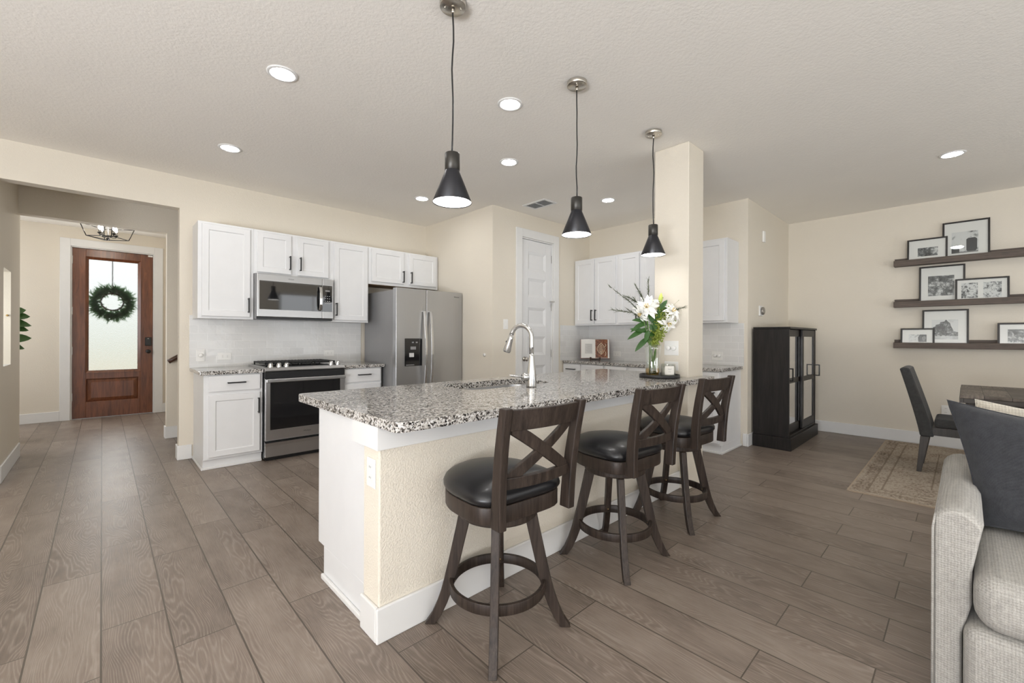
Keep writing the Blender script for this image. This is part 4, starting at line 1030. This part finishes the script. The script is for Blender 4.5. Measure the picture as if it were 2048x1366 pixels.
# flowers standing in the vase
mouth = Vector((VX, VY, VZ+.235)); foot = Vector((VX, VY, VZ+.02))
def stem_path(head, i, n_=7):
    a = i*2.4; b = foot+Vector((math.cos(a)*.026, math.sin(a)*.026, 0)); hm_ = Vector(head)
    dm = hm_-mouth; mm = mouth+Vector((dm.x, dm.y, 0)).normalized()*.026
    return [b, b.lerp(mm, .5), mm, mm.lerp(hm_, .5)+Vector((0, 0, .015)), hm_]
def lily(head, face, i, label, size=.085, layers=((6, .55, 1.0), (6, .95, .9), (5, 1.3, .62))):
    t = thing('lily', label, 'flower', tuple(head), 'white lilies in the glass vase')
    P_ = stem_path(head, i); MB().tube(P_, .0032, 8).build('stem', mSTEM, t)
    F = Vector(face).normalized(); A = F.cross(Vector((0, 0, 1))).normalized(); Bv = A.cross(F)
    rr = random.Random(i*11+2); mb = MB()
    for li, (cnt, el, sc) in enumerate(layers):
        for k in range(cnt):
            az = 2*PI*(k+.5*li)/cnt+rr.uniform(-.15, .15); e_ = el*.55+rr.uniform(-.08, .08)
            rad = A*math.cos(az)+Bv*math.sin(az); d = rad*math.cos(e_)+F*math.sin(e_)
            L = size*sc*rr.uniform(.92, 1.1); W_ = L*.42; nrm = (F*math.cos(e_)-rad*math.sin(e_)); s_ = d.cross(nrm).normalized()
            v = []; n = 8; f = []
            for q in range(n+1):
                u = q/n; c = Vector(head)+d*(L*u)-nrm*(L*.38*u*u)+nrm*(L*.10*math.sin(PI*u))
                w_ = max(.0006, W_*.5*math.sin(PI*min(1, .08+u*.92))**.75)
                wv = .004*math.sin(u*9+k)
                v += [c-s_*w_+nrm*(w_*.35+wv), c-s_*w_*.5, c-nrm*.002, c+s_*w_*.5, c+s_*w_+nrm*(w_*.35-wv)]
            for q in range(n):
                for j in range(4): a_ = q*5+j; f.append((a_, a_+1, a_+6, a_+5))
            mb.add(v, f, True)
    mb.build('petals', mPETAL, t)
    sm = MB()
    for k in range(6):
        a = 2*PI*k/6; tip_ = Vector(head)+F*size*.42+(A*math.cos(a)+Bv*math.sin(a))*size*.16
        sm.tube([Vector(head), tip_], .0011, 5); sm.sphere(tuple(tip_), .0036, 8, 6)
    sm.build('stamens', mSTAM, t); return t
view = Vector((-.89, -.46, 0))
lily((3.074, 1.713, 1.432), view+Vector((0, -.1, .25)), 1, 'largest white lily at the front of the bouquet', .098)
lily((3.118, 1.690, 1.462), view*.5+Vector((.2, .3, .8)), 2, 'white lily at the top of the bouquet behind the bud', .075)
lily((3.205, 1.575, 1.395), view*.6+Vector((.3, -.6, .55)), 3, 'upper white lily beside the column', .085)
lily((3.190, 1.600, 1.312), view*.7+Vector((.2, -.5, -.45)), 4, 'lower white lily drooping towards the column', .085)
lily((3.040, 1.735, 1.385), view*.6+Vector((-.2, .5, -.4)), 5, 'white lily drooping at the left of the bouquet', .07)
bd = thing('lily_bud', 'green and white lily bud standing above the bouquet', 'flower', (3.150, 1.640, 1.47))
MB().tube(stem_path((3.150, 1.640, 1.465), 6), .003, 8).build('stem', mSTEM, bd)
MB().sweep([(3.150, 1.640, 1.462), (3.151, 1.639, 1.475), (3.153, 1.637, 1.50), (3.156, 1.635, 1.525), (3.158, 1.634, 1.545)], [(math.cos(2*PI*k/12), math.sin(2*PI*k/12)) for k in range(12)], False, True, scales=[.006, .014, .017, .012, .002]).build('bud', mBUD, bd)
# leafy lily stalks
def leafy(label, head, i, leaves):
    t = thing('foliage_stalk', label, 'foliage', tuple(head), 'leafy stalks in the vase')
    MB().tube(stem_path(head, i), .0035, 8).build('stem', mSTEM, t)
    for (b, tp, W_, dr) in leaves:
        b = Vector(b); d = Vector(tp)-b; L = d.length; d2 = d+Vector((0, 0, dr*L)); leafmesh(MB(), b, d2, d2.length, W_*1.15, dr*L/d2.length*1.0, up=Vector((-.8, -.45, .45)), fold=.25, n=9).build('leaf', mLEAF, t)
    return t
leafy('leafy green stalk bending left out of the vase', (3.085, 1.715, 1.33), 7, [((3.085, 1.712, 1.30), (2.985, 1.80, 1.235), .038, .5), ((3.09, 1.710, 1.27), (2.965, 1.815, 1.178), .036, .12), ((3.10, 1.705, 1.235), (2.975, 1.80, 1.262), .03, .1), ((3.11, 1.70, 1.20), (3.010, 1.775, 1.085), .040, .25), ((3.09, 1.70, 1.25), (3.03, 1.70, 1.16), .034, .3), ((3.09, 1.72, 1.31), (2.99, 1.79, 1.33), .03, .35)])
leafy('leafy green stalk in the middle of the bouquet', (3.135, 1.665, 1.40), 8, [((3.13, 1.67, 1.33), (3.19, 1.60, 1.44), .04, .1), ((3.13, 1.67, 1.30), (3.07, 1.70, 1.38), .036, .1), ((3.13, 1.67, 1.26), (3.20, 1.61, 1.30), .034, .3), ((3.13, 1.67, 1.22), (3.09, 1.69, 1.30), .034, .1), ((3.13, 1.67, 1.34), (3.10, 1.65, 1.25), .034, .2), ((3.14, 1.66, 1.38), (3.19, 1.60, 1.49), .036, .1), ((3.13, 1.67, 1.22), (3.06, 1.69, 1.21), .032, .2)])
# yellow-green filler sprays
def filler(label, head, i, rad, seed):
    t = thing('filler_spray', label, 'foliage', tuple(head), 'fine filler sprays in the vase')
    MB().tube(stem_path(head, i), .002, 6).build('stem', mSTEM, t)
    mb = MB(); rr = random.Random(seed)
    for k in range(560):
        u = rr.random(); c = mouth.lerp(Vector(head), .1+u*.95)+Vector((rr.gauss(0, 1), rr.gauss(0, 1), rr.gauss(0, 1)))*rad*(.45+.6*u)
        d = Vector((rr.uniform(-1, 1), rr.uniform(-1, 1), rr.uniform(.1, 1))).normalized()*.019; s_ = d.cross(Vector((.6, .8, 0))).normalized()*.0055
        mb.add([c-d*.5, c+s_, c+d*.5, c-s_], [(0, 1, 2, 3)])
        if k % 3 == 0: mb.tube([mouth.lerp(Vector(head), .1+u*.8), c], .0007, 4)
    mb.build('florets', mFILL, t, kind='stuff'); return t
filler('dense yellow green spray to the right of the leafy stalks', (3.172, 1.625, 1.40), 9, .034, 4)
filler('yellow green spray low over the vase rim', (3.150, 1.650, 1.25), 10, .028, 9)
# grey-green feathery wisps
def wisp(label, pts, i, seed):
    t = thing('feathery_sprig', label, 'foliage', tuple(pts[-1]), 'feathery sprigs in the vase')
    P_ = [foot+Vector((math.cos(i)*.02, math.sin(i)*.02, 0)), mouth+(Vector(pts[0])-mouth).normalized()*.024]+[Vector(q) for q in pts]
    MB().tube(P_, .0017, 6).build('stem', mFERN, t)
    rr = random.Random(seed); mb = MB(); Q = [Vector(q) for q in pts]
    for sgi in range(len(Q)-1):
        for k in range(24):
            c = Q[sgi].lerp(Q[sgi+1], k/16); ax = (Q[sgi+1]-Q[sgi]).normalized()
            for s in (-1, 1):
                d = (ax+Vector((rr.uniform(-1, 1), rr.uniform(-1, 1), rr.uniform(-1, 1)))).normalized()*rr.uniform(.018, .046)
                n = d.cross(ax)  .normalized()*.0032 if d.cross(ax).length > 1e-6 else Vector((0, 0, .001))
                mb.add([c-n, c+n, c+d], [(0, 1, 2)])
    mb.build('needles', mFERN, t, kind='stuff'); return t
wisp('long feathery sprig reaching furthest left', [(3.06, 1.725, 1.36), (2.985, 1.80, 1.47), (2.90, 1.88, 1.558)], 1, 1)
wisp('feathery sprig reaching left below the longest one', [(3.06, 1.725, 1.33), (3.0, 1.79, 1.39), (2.915, 1.865, 1.405)], 2, 2)
wisp('feathery sprig standing straight up', [(3.09, 1.70, 1.42), (3.085, 1.703, 1.52), (3.084, 1.704, 1.61)], 3, 3)
wisp('feathery sprig leaning left above the largest lily', [(3.08, 1.71, 1.42), (3.055, 1.735, 1.50), (3.025, 1.76, 1.57)], 4, 4)
wisp('feathery sprig reaching right against the column', [(3.17, 1.63, 1.36), (3.22, 1.58, 1.40), (3.268, 1.53, 1.425)], 5, 5)
wisp('feathery sprig between the left and upright sprigs', [(3.06, 1.73, 1.40), (3.02, 1.765, 1.47), (2.985, 1.80, 1.50)], 6, 6)

# ------------------------------------------------------------------ open cookbook on its stand
BX, BY, BZ = 4.93, 3.52, .884
bs = thing('book_stand', 'small dark wooden easel under the open cookbook', 'book stand', (BX, BY, BZ))
ang = math.radians(-52)     # facing the camera side
Mb = Matrix.Translation((BX, BY, BZ)) @ Matrix.Rotation(ang, 4, 'Z')
def tf(mb, M): mb.v = [tuple(M @ Vector(p)) for p in mb.v]; return mb
for s in (-1, 1):
    tf(MB().prism([(-.055, .0005), (.03, .0005), (.03, .014), (-.030, .024), (-.045, .046), (-.060, .040)], s*.062-.011, s*.062+.011, 0), Mb).build('foot', mBOOKST, bs, .002)
tf(MB().box(-.05, .05, .012, .024, .003, .013), Mb).build('cross_bar', mBOOKST, bs, .002)
bk = thing('cookbook', 'open cookbook showing a loaf on its right page', 'book', (BX, BY, BZ+.05))
tilt = Matrix.Rotation(math.radians(-14), 4, 'X')
Mk = Matrix.Translation((BX, BY, BZ+.0285)) @ Matrix.Rotation(ang, 4, 'Z') @ Matrix.Translation((0, -.030, 0)) @ tilt
PWd, PHt = .192, .264
def page(side, th0, th1, name, mat, z0=0, z1=PHt, u0=0, u1=1, lift=0, parent=None):
    v = []; n = 10; f = []
    for k in range(n+1):
        u = u0+(u1-u0)*k/n; x = side*PWd*u; y = -.012*math.sin(PI*min(1, u*1.0))-.004-th1*(1-u*.3)+.03*(u*u)*0
        for (z, yy) in ((z0, y-lift), (z1, y-lift)): v.append((x, yy, z))
        for (z, yy) in ((z0, y+th0), (z1, y+th0)): v.append((x, yy, z))
    for k in range(n):
        a = k*4; b = a+4
        f += [(a, a+1, b+1, b), (a+2, b+2, b+3, a+3), (a, b, b+2, a+2), (a+1, a+3, b+3, b+1)]
    f += [(0, 2, 3, 1), (n*4, n*4+1, n*4+3, n*4+2)]
    return tf(MB().add(v, f), Mk).build(name, mat, parent or bk)
lp = page(-1, .016, .004, 'left_pages', mPAPER); rpg = page(1, .016, .004, 'right_pages', mPAPER)
cvm = tf(MB().box(-PWd-.005, -.004, .006, .010, -.004, PHt+.004).box(.004, PWd+.005, .006, .010, -.004, PHt+.004).box(-.004, .004, .010, .013, -.004, PHt+.004), Mk); cvm.build('cover', plain('book_cover', (.25, .07, .04), .6), bk)
pp = page(1, .0002, .004, 'loaf_photo', mBREAD, .004, PHt-.002, .02, .88, .0006, rpg)
page(-1, .0002, .004, 'text_block', plain('print_grey', (.60, .59, .57), .7), .06, .20, .20, .72, .0006, lp)
# scored loaf on the photograph: a floury leaf shape made of cuts
leafm = MB(); cxp, czp = .085, .125
def pyx(x): u = x/PWd; return -.012*math.sin(PI*min(1, u))-.004-.004*(1-u*.3)-.0018
def ribbon(pts, w_):
    v = []
    for i, (x, z) in enumerate(pts):
        a = pts[min(i+1, len(pts)-1)]; b = pts[max(i-1, 0)]; d = Vector((a[0]-b[0], a[1]-b[1])).normalized(); nx, nz = -d.y*w_, d.x*w_
        v += [(x-nx, pyx(x-nx), z-nz), (x+nx, pyx(x+nx), z+nz)]
    leafm.add(v, [(2*i, 2*i+1, 2*i+3, 2*i+2) for i in range(len(pts)-1)])
lf = [(cxp-.005+.052*math.sin(PI*t)*s_, czp-.075+.16*t) for s_ in (1,) for t in [k/12 for k in range(13)]]
ribbon(lf, .0028); ribbon([(cxp-.005-.052*math.sin(PI*k/12), czp-.075+.16*k/12) for k in range(13)], .0028); ribbon([(cxp-.005, czp-.07), (cxp-.005, czp+.07)], .002)
for k in range(6):
    z = czp-.055+k*.02; wv = .04*math.sin(PI*(k+1.4)/8)
    for s in (-1, 1): ribbon([(cxp-.005, z), (cxp-.005+s*wv*.5, z+.010), (cxp-.005+s*wv, z+.024)], .0022)
for s in (0, 1): ribbon([(.135, .03+s*.13), (.145, .06+s*.12), (.140, .09+s*.11)], .004)
tf(leafm, Mk).build('scored_loaf', mCRUST, pp)
ln = 0
for k in range(9):
    z = .19-k*.0135; u0_ = .24; u1_ = .66-(k % 3)*.06
    page(-1, .0001, .004, 'text_line', mINK, z, z+.0022, u0_, u1_, .001, lp)

# ------------------------------------------------------------------ dark curio cabinet
KX0, KX1, KYF, KYB, KZ = 5.275, 6.44, 1.285, 1.632, 1.318
cc = thing('curio_cabinet', 'black wooden cabinet with two sliding glass doors in the corner', 'cabinet', ((KX0+KX1)/2, 1.45, 0))
mb = MB().box(KX0, KX0+.022, KYF, KYB, .135, KZ-.022).box(KX1-.022, KX1, KYF, KYB, .135, KZ-.022).box(KX0+.022, KX1-.022, KYB-.012, KYB, .135, KZ-.022).box(KX0+.022, KX1-.022, KYF, KYB-.012, .135, .157)
mb.build('carcass', mESP, cc, .0015)
B(KX0-.008, KX1+.008, KYF-.012, KYB, KZ-.0215, KZ).build('top_panel', mESP, cc, .003)
B(KX0-.014, KX1+.03, KYF-.022, KYB, 0, .1345).build('plinth', mESP, cc, .004)
for z in (.52, .88): B(KX0+.023, KX1-.023, KYF+.075, KYB-.013, z, z+.016).build('shelf', mESP, cc)
def slide_door(x0, x1, y0, hx):
    z0, z1 = .160, KZ-.026; w_ = .058; y1 = y0+.022
    d = MB().box(x0, x0+w_, y0, y1, z0, z1).box(x1-w_, x1, y0, y1, z0, z1).box(x0+w_, x1-w_, y0, y1, z1-w_-.02, z1).box(x0+w_, x1-w_, y0, y1, z0, z0+w_+.03).box(x0+w_, x1-w_, y0, y1, .70, .755).build('sliding_door', mESP, cc, .002)
    for a, b in ((z0+w_+.03, .70), (.755, z1-w_-.02)): B(x0+w_, x1-w_, y0+.009, y0+.013, a, b).build('glass_pane', mMIRR, d)
    h = MB().box(hx-.006, hx+.006, y0-.060, y0-.048, .735, .875).box(hx-.006, hx+.006, y0-.048, y0-.0005, .735, .747).box(hx-.006, hx+.006, y0-.048, y0-.0005, .863, .875)
    h.build('handle', mBLKM, d, .001)
slide_door(KX0+.024, 5.90, KYF+.032, KX0+.054); slide_door(5.84, KX1-.024, KYF+.004, KX1-.054)
bw = thing('white_bowl', 'pale bowl on the lower shelf inside the black cabinet', 'bowl', (5.62, 1.47, .5365))
MB().lathe([(.04, 0), (.05, .005), (.10, .09), (.096, .09), (.046, .01), (.001, .008)], 28, (5.62, 1.47, .5365)).build('bowl_body', mPLATE, bw)

# ------------------------------------------------------------------ picture ledges and frames
lz = [2.027, 1.556, 1.089]
ll = ['topmost dark wooden picture ledge on the dining wall', 'middle dark wooden picture ledge on the dining wall', 'lowest dark wooden picture ledge on the dining wall']
for z, lab in zip(lz, ll):
    t = thing('picture_ledge', lab, 'shelf', (XD, -.1, z), 'picture ledges on the dining wall')
    B(XD-.110, XD-.0005, -.85, .572, z, z+.018).build('shelf_board', mLEDGE, t, .002)
    B(XD-.128, XD-.1105, -.85, .572, z-.002, z+.063).build('front_lip', mLEDGE, t, .002)
    B(XD-.018, XD-.0005, -.85, .572, z+.0185, z+.095).build('back_rail', mLEDGE, t, .002)
def frame(label, yc, zi, wdt, hgt, prints, xb, lean=.10, fr=.016, seed=1, sc=22, lo=.45, hi=.70, shapes=None):
    # bottom edge at distance xb from the wall, leaning back; local: x width, -y front, z up
    z0 = lz[zi]+.0185
    t = thing('framed_photograph', label, 'picture frame', (XD-xb, yc, z0), 'black framed photographs on the ledges', -PI/2)
    Mx = Matrix.Rotation(-lean, 4, 'X')
    h = wdt/2; 
    def put(mb, name, mat, par, bev=0): return tf(mb, Mx).build(name, mat, par, bev, local=True)
    f = MB().box(-h, -h+fr, -.020, 0, 0, hgt).box(h-fr, h, -.020, 0, 0, hgt).box(-h+fr, h-fr, -.020, 0, 0, fr).box(-h+fr, h-fr, -.020, 0, hgt-fr, hgt)
    put(f, 'frame_moulding', mFRAME, t, .0015)
    put(B(-h+fr, h-fr, -.010, -.002, fr, hgt-fr), 'mat_board', mMAT, t)
    for k, (a, b, c, d) in enumerate(prints):
        pm = m_photo('photo_print_%s_%d' % (seed, k), seed+k*5.3, sc, lo, hi)
        p = put(B(-h+a*wdt, -h+b*wdt, -.0108, -.0102, c*hgt, d*hgt), 'photo_print', pm, t)
        for (poly, mt) in (shapes or []):
            W_, H_ = (b-a)*wdt, (d-c)*hgt; x0_, z0_ = -h+a*wdt, c*hgt
            put(MB().prism([(x0_+u*W_, z0_+v*H_) for u, v in poly], -.0114, -.0109, 1), 'photo_subject', mt, p)
    put(B(-h+fr, h-fr, -.0165, -.0145, fr, hgt-fr), 'glazing', mPANE, t)
def oval(cx_, cy_, rx_, ry_, n=20): return [(cx_+rx_*math.cos(2*PI*k/n), cy_+ry_*math.sin(2*PI*k/n)) for k in range(n)]
frame('landscape photograph frame at the left end of the topmost ledge', .297, 0, .325, .270, [(.27, .77, .26, .62)], .088, seed=2, sc=34)
frame('large framed photograph of two dark barrels on the topmost ledge', .000, 0, .352, .420, [(.20, .76, .17, .72)], .062, seed=3, sc=26, lo=.30, hi=.56, shapes=[([(.56, .12), (.60, .05), (.90, .05), (.96, .14), (.96, .62), (.88, .68), (.64, .68), (.56, .62)], mPHD), ([(0, .0), (.30, .0), (.30, .34), (.24, .38), (.0, .36)], mPHD), ([(.0, .0), (1, .0), (1, .06), (0, .05)], mPHM)])
frame('large framed photograph of twisted trees on the middle ledge', .181, 1, .360, .430, [(.20, .77, .22, .74)], .062, seed=4, sc=30, lo=.45, hi=.72)
frame('wide frame with two small photographs on the middle ledge', -.116, 1, .385, .262, [(.12, .43, .20, .82), (.53, .86, .20, .82)], .088, seed=5, sc=44, lo=.46, hi=.64)
fac = [(.02, .22), (.05, .62), (.14, .66), (.16, .74), (.30, .78), (.34, .88), (.48, .90), (.55, 1.0), (.62, .90), (.70, .82), (.74, .66), (.80, .52), (.84, .40), (1.0, .36), (1.0, .18)]
frame('large framed photograph of an ornate stone facade on the lowest ledge', .154, 2, .360, .410, [(.21, .78, .20, .73)], .062, seed=6, sc=6, lo=.05, hi=.55, shapes=[(fac, m_photo('facade_print', 9.1, 75, .50, .80))]+[(oval(.18+.18*k, .24, .055, .07), mPHD) for k in range(5)]+[(oval(.42, .62, .05, .09), mPHD)])
frame('small landscape photograph frame at the left end of the lowest ledge', .373, 2, .280, .205, [(.25, .77, .25, .66)], .088, seed=7, sc=30, lo=.36, hi=.60, shapes=[([(.55, 0), (1, 0), (1, 1), (.62, 1), (.52, .6)], mPHD), (oval(.85, .5, .10, .32), mPHL)])
frame('small photograph frame alone at the right of the lowest ledge', -.372, 2, .290, .252, [(.24, .62, .20, .74)], .088, seed=8, sc=36)

# ------------------------------------------------------------------ rug, dining chair, table
solo(MB().box(-1.22, 1.22, -1.66, 1.66, 0, .008), 'area_rug', mRUG, 'distressed beige rug under the dining table and chair', 'rug').location = (5.465, -1.02, .0005)
dc = thing('dining_chair', 'charcoal upholstered dining chair at the end of the table', 'chair', (5.50, .1, .0085))
zc = .0085
def chx(y0, y1, z0, z1, x0=5.29, x1=5.71): return B(x0, x1, y0, y1, z0, z1)
# padded back: a slightly curved slab leaning back (towards +y)
v = []; n = 14; prof_pts = []
for k in range(n+1):
    t = k/n; z = .33+t*.585; yb = .278+.135*t**1.15; th_ = .092-.022*t
    prof_pts.append((yb, yb-th_, z))
left = [(a, z) for a, b, z in prof_pts]; right = [(b, z) for a, b, z in prof_pts]
topc = [((left[-1][0]+right[-1][0])/2+.035*math.cos(PI*k/8), left[-1][1]+.02*math.sin(PI*k/8)) for k in range(1, 8)]
poly = left+topc+right[::-1]
MB().prism(poly, 5.285, 5.715, 0).build('backrest', mCHAIR, dc, .024, 4)
mb = MB().box(5.29, 5.71, -.235, .187, .418, .492); mb.build('seat_cushion', mCHAIR, dc, .022, 3)
B(5.298, 5.702, -.225, .2, .345, .416).build('seat_rail', mCHLEG, dc, .003)
for x in (5.292, 5.668):
    MB().prism([(.268, zc), (.300, zc), (.275, .3285), (.215, .3285)], x, x+.04, 0).build('leg', mCHLEG, dc, .003)
    MB().prism([(-.215, zc), (-.180, zc), (-.175, .344), (-.222, .344)], x, x+.04, 0).build('leg', mCHLEG, dc, .003)
dt = thing('dining_table', 'dark wooden dining table with a patchwork top', 'table', (5.37, -.8, .0085))
TX0, TX1, TY0, TY1 = 4.83, 5.93, -1.75, .027
B(TX0, TX1, TY0, TY1, .735, .760).build('tabletop', mPATCH, dt, .003)
mb = MB().box(TX0-.004, TX1+.004, TY1-.02, TY1+.004, .700, .7345).box(TX0-.004, TX1+.004, TY0-.004, TY0+.02, .700, .7345).box(TX0-.004, TX0+.02, TY0+.02, TY1-.02, .700, .7345).box(TX1-.02, TX1+.004, TY0+.02, TY1-.02, .700, .7345)
mb.build('edge_band', mTABLE, dt, .002)
mb = MB().box(TX0+.05, TX1-.05, TY1-.075, TY1-.05, .645, .734).box(TX0+.05, TX1-.05, TY0+.05, TY0+.075, .645, .734).box(TX0+.05, TX0+.075, TY0+.075, TY1-.075, .645, .734).box(TX1-.075, TX1-.05, TY0+.075, TY1-.075, .645, .734)
mb.build('apron', mTABLE, dt, .002)
for x in (TX0+.03, TX1-.12):
    for y in (TY0+.03, TY1-.12): B(x, x+.09, y, y+.09, zc, .6445).build('leg', mTABLE, dt, .004)

# ------------------------------------------------------------------ sofa and cushions
sf = thing('sofa', 'light grey woven sofa at the right edge of the room', 'sofa', (2.5, -.9, 0))
SX, SA, SB_ = 2.02, .073, -.045     # front plane, arm outer and inner sides
# arm: rounded top with a sloping front, softly padded
def soft(verts_fn, nu, nv): pass
arm = MB(); prof = []
N = 18
sec = []
for k in range(N+1):           # cross-section in (y, z): outer bottom -> top -> inner bottom
    t = k/N
    if t < .3: y = SA; z = .02+(.585-.02)*t/.3
    elif t < .7:
        a = PI*(t-.3)/.4; yc = (SA+SB_)/2; y = yc+(SA-yc)*math.cos(a); z = .585+.052*math.sin(a)
    else:
        z = .585-(.585-.02)*(t-.7)/.3; y = -.042+.024*min(1, (.585-z)/.12) if z > .31 else -.018+.022*min(1, (.31-z)/.03)
    sec.append((y, z))
xs = [SX, SX+.006, SX+.03, SX+.10, SX+.3, SX+.5, SX+.72, SX+.98]
v = []; m = len(sec)
for i, x in enumerate(xs):
    sh_ = .012 if i == 0 else .004 if i == 1 else 0
    ym, zm = .03, .3
    for (y, z) in sec:
        zz_ = z+(.004*math.sin(x*9+y*20) if z > .5 else 0)
        v.append((x, y+(sh_ if y < ym else -sh_), zz_-(sh_ if z > .5 else 0)))
f = [(i*m+j, i*m+j+1, (i+1)*m+j+1, (i+1)*m+j) for i in range(len(xs)-1) for j in range(m-1)]
f += [tuple(range(m)), tuple(range((len(xs)-1)*m, len(xs)*m))[::-1]]
arm.add(v, f, True); ao = arm.build('arm', mSOFA, sf)
ao.data.polygons[len(ao.data.polygons)-2].use_smooth = False
MB().tube([(SX+.004, SA+.001, z) for z in (.03, .2, .4, .56)]+[(SX+.008, SA-.004, .60)]+[(SX+.03+.1*k, SA-.006, .605) for k in range(9)], .0035, 6).build('seam_piping', mSOFA, ao)
def pad(x0, x1, y0, y1, z0, z1, r, name, mat, puff=.0):
    o = B(x0, x1, y0, y1, z0, z1).build(name, mat, sf, r, 5)
    for p in o.data.polygons: p.use_smooth = True
    return o
pad(SX-.06, SX+.86, -2.0, .0025, .03, .292, .045, 'base_rail', mSOFA)
pad(SX-.085, SX+.66, -1.05, -.0195, .296, .468, .062, 'seat_cushion', mSOFA)
pad(SX-.075, SX+.66, -2.0, -1.06, .296, .468, .062, 'seat_cushion', mSOFA)
pad(SX+.80, SX+1.02, -2.0, -.05, .03, .80, .07, 'backrest', mSOFA)
for y in (-1.9, -.2): B(SX+.02, SX+.08, y, y+.06, 0, .03).build('foot', mCHLEG, sf)
B(SX+.8, SX+.86, -.06, 0, 0, .02).build('foot', mCHLEG, sf)
def cushion(name, label, cen, rot, W_, H_, T_, mat, sag=.0, pull=.0, N=22):
    def warp(p):
        u, w_ = p.x/(W_*.5), p.z/(H_*.5)
        return Vector((p.x+pull*(1-w_)/2*(1-u)/2, p.y, p.z-sag*(u+1)/2*(w_+1)/2-.018*math.sin(PI*(u+1)/2)*max(0, w_)**3))
    t = thing(name, label, 'cushion', tuple(cen)); v = []; f = []
    M_ = Matrix.Translation(cen) @ rot
    for side in (1, -1):
        for i in range(N+1):
            for j in range(N+1):
                u, w_ = -1+2*i/N, -1+2*j/N
                pinch = 1-.04*((1-abs(w_)**2))*abs(u)**4; pinch2 = 1-.04*((1-abs(u)**2))*abs(w_)**4
                th_ = T_*.5*max(0, (1-u**4)*(1-w_**4))**.55
                wr_ = .006*math.sin(7*u+3*w_)*(1-u*u)*(1-w_*w_)
                v.append(tuple(M_ @ warp(Vector((u*W_*.5*pinch, side*(th_+wr_*side), w_*H_*.5*pinch2)))))
    q = (N+1)**2
    for s in (0, 1):
        for i in range(N):
            for j in range(N):
                a = s*q+i*(N+1)+j; F_ = (a, a+1, a+N+2, a+N+1); f.append(F_ if s else F_[::-1])
    mb = MB().add(v, f, True); o = mb.build('cushion_cover', mat, t)
    ed = [M_ @ warp(Vector((u*W_*.5*(1-.04*(1-w_*w_)*abs(u)**4), 0, w_*H_*.5*(1-.04*(1-u*u)*abs(w_)**4)))) for (u, w_) in [(-1+2*k/16, -1) for k in range(16)]+[(1, -1+2*k/16) for k in range(16)]+[(1-2*k/16, 1) for k in range(16)]+[(-1, 1-2*k/16) for k in range(16)]]
    MB().tube(ed, .0035, 6, True).build('piping', mat, o); return t
rotp = Matrix.Rotation(-PI/2, 4, 'Z') @ Matrix.Rotation(math.radians(-17), 4, 'X') @ Matrix.Rotation(0, 4, 'Y')
cushion('throw_pillow', 'charcoal linen throw pillow leaning in the sofa corner', Vector((2.50, -.238, .712)), rotp, .58, .47, .17, mPILL, .07, .10)
rotk = Matrix.Rotation(-PI/2, 4, 'Z') @ Matrix.Rotation(math.radians(-15), 4, 'X')
cushion('throw_pillow', 'cream knitted throw pillow behind the charcoal one', Vector((2.67, -.330, .715)), rotk, .60, .45, .12, mKNIT, .05, 0)
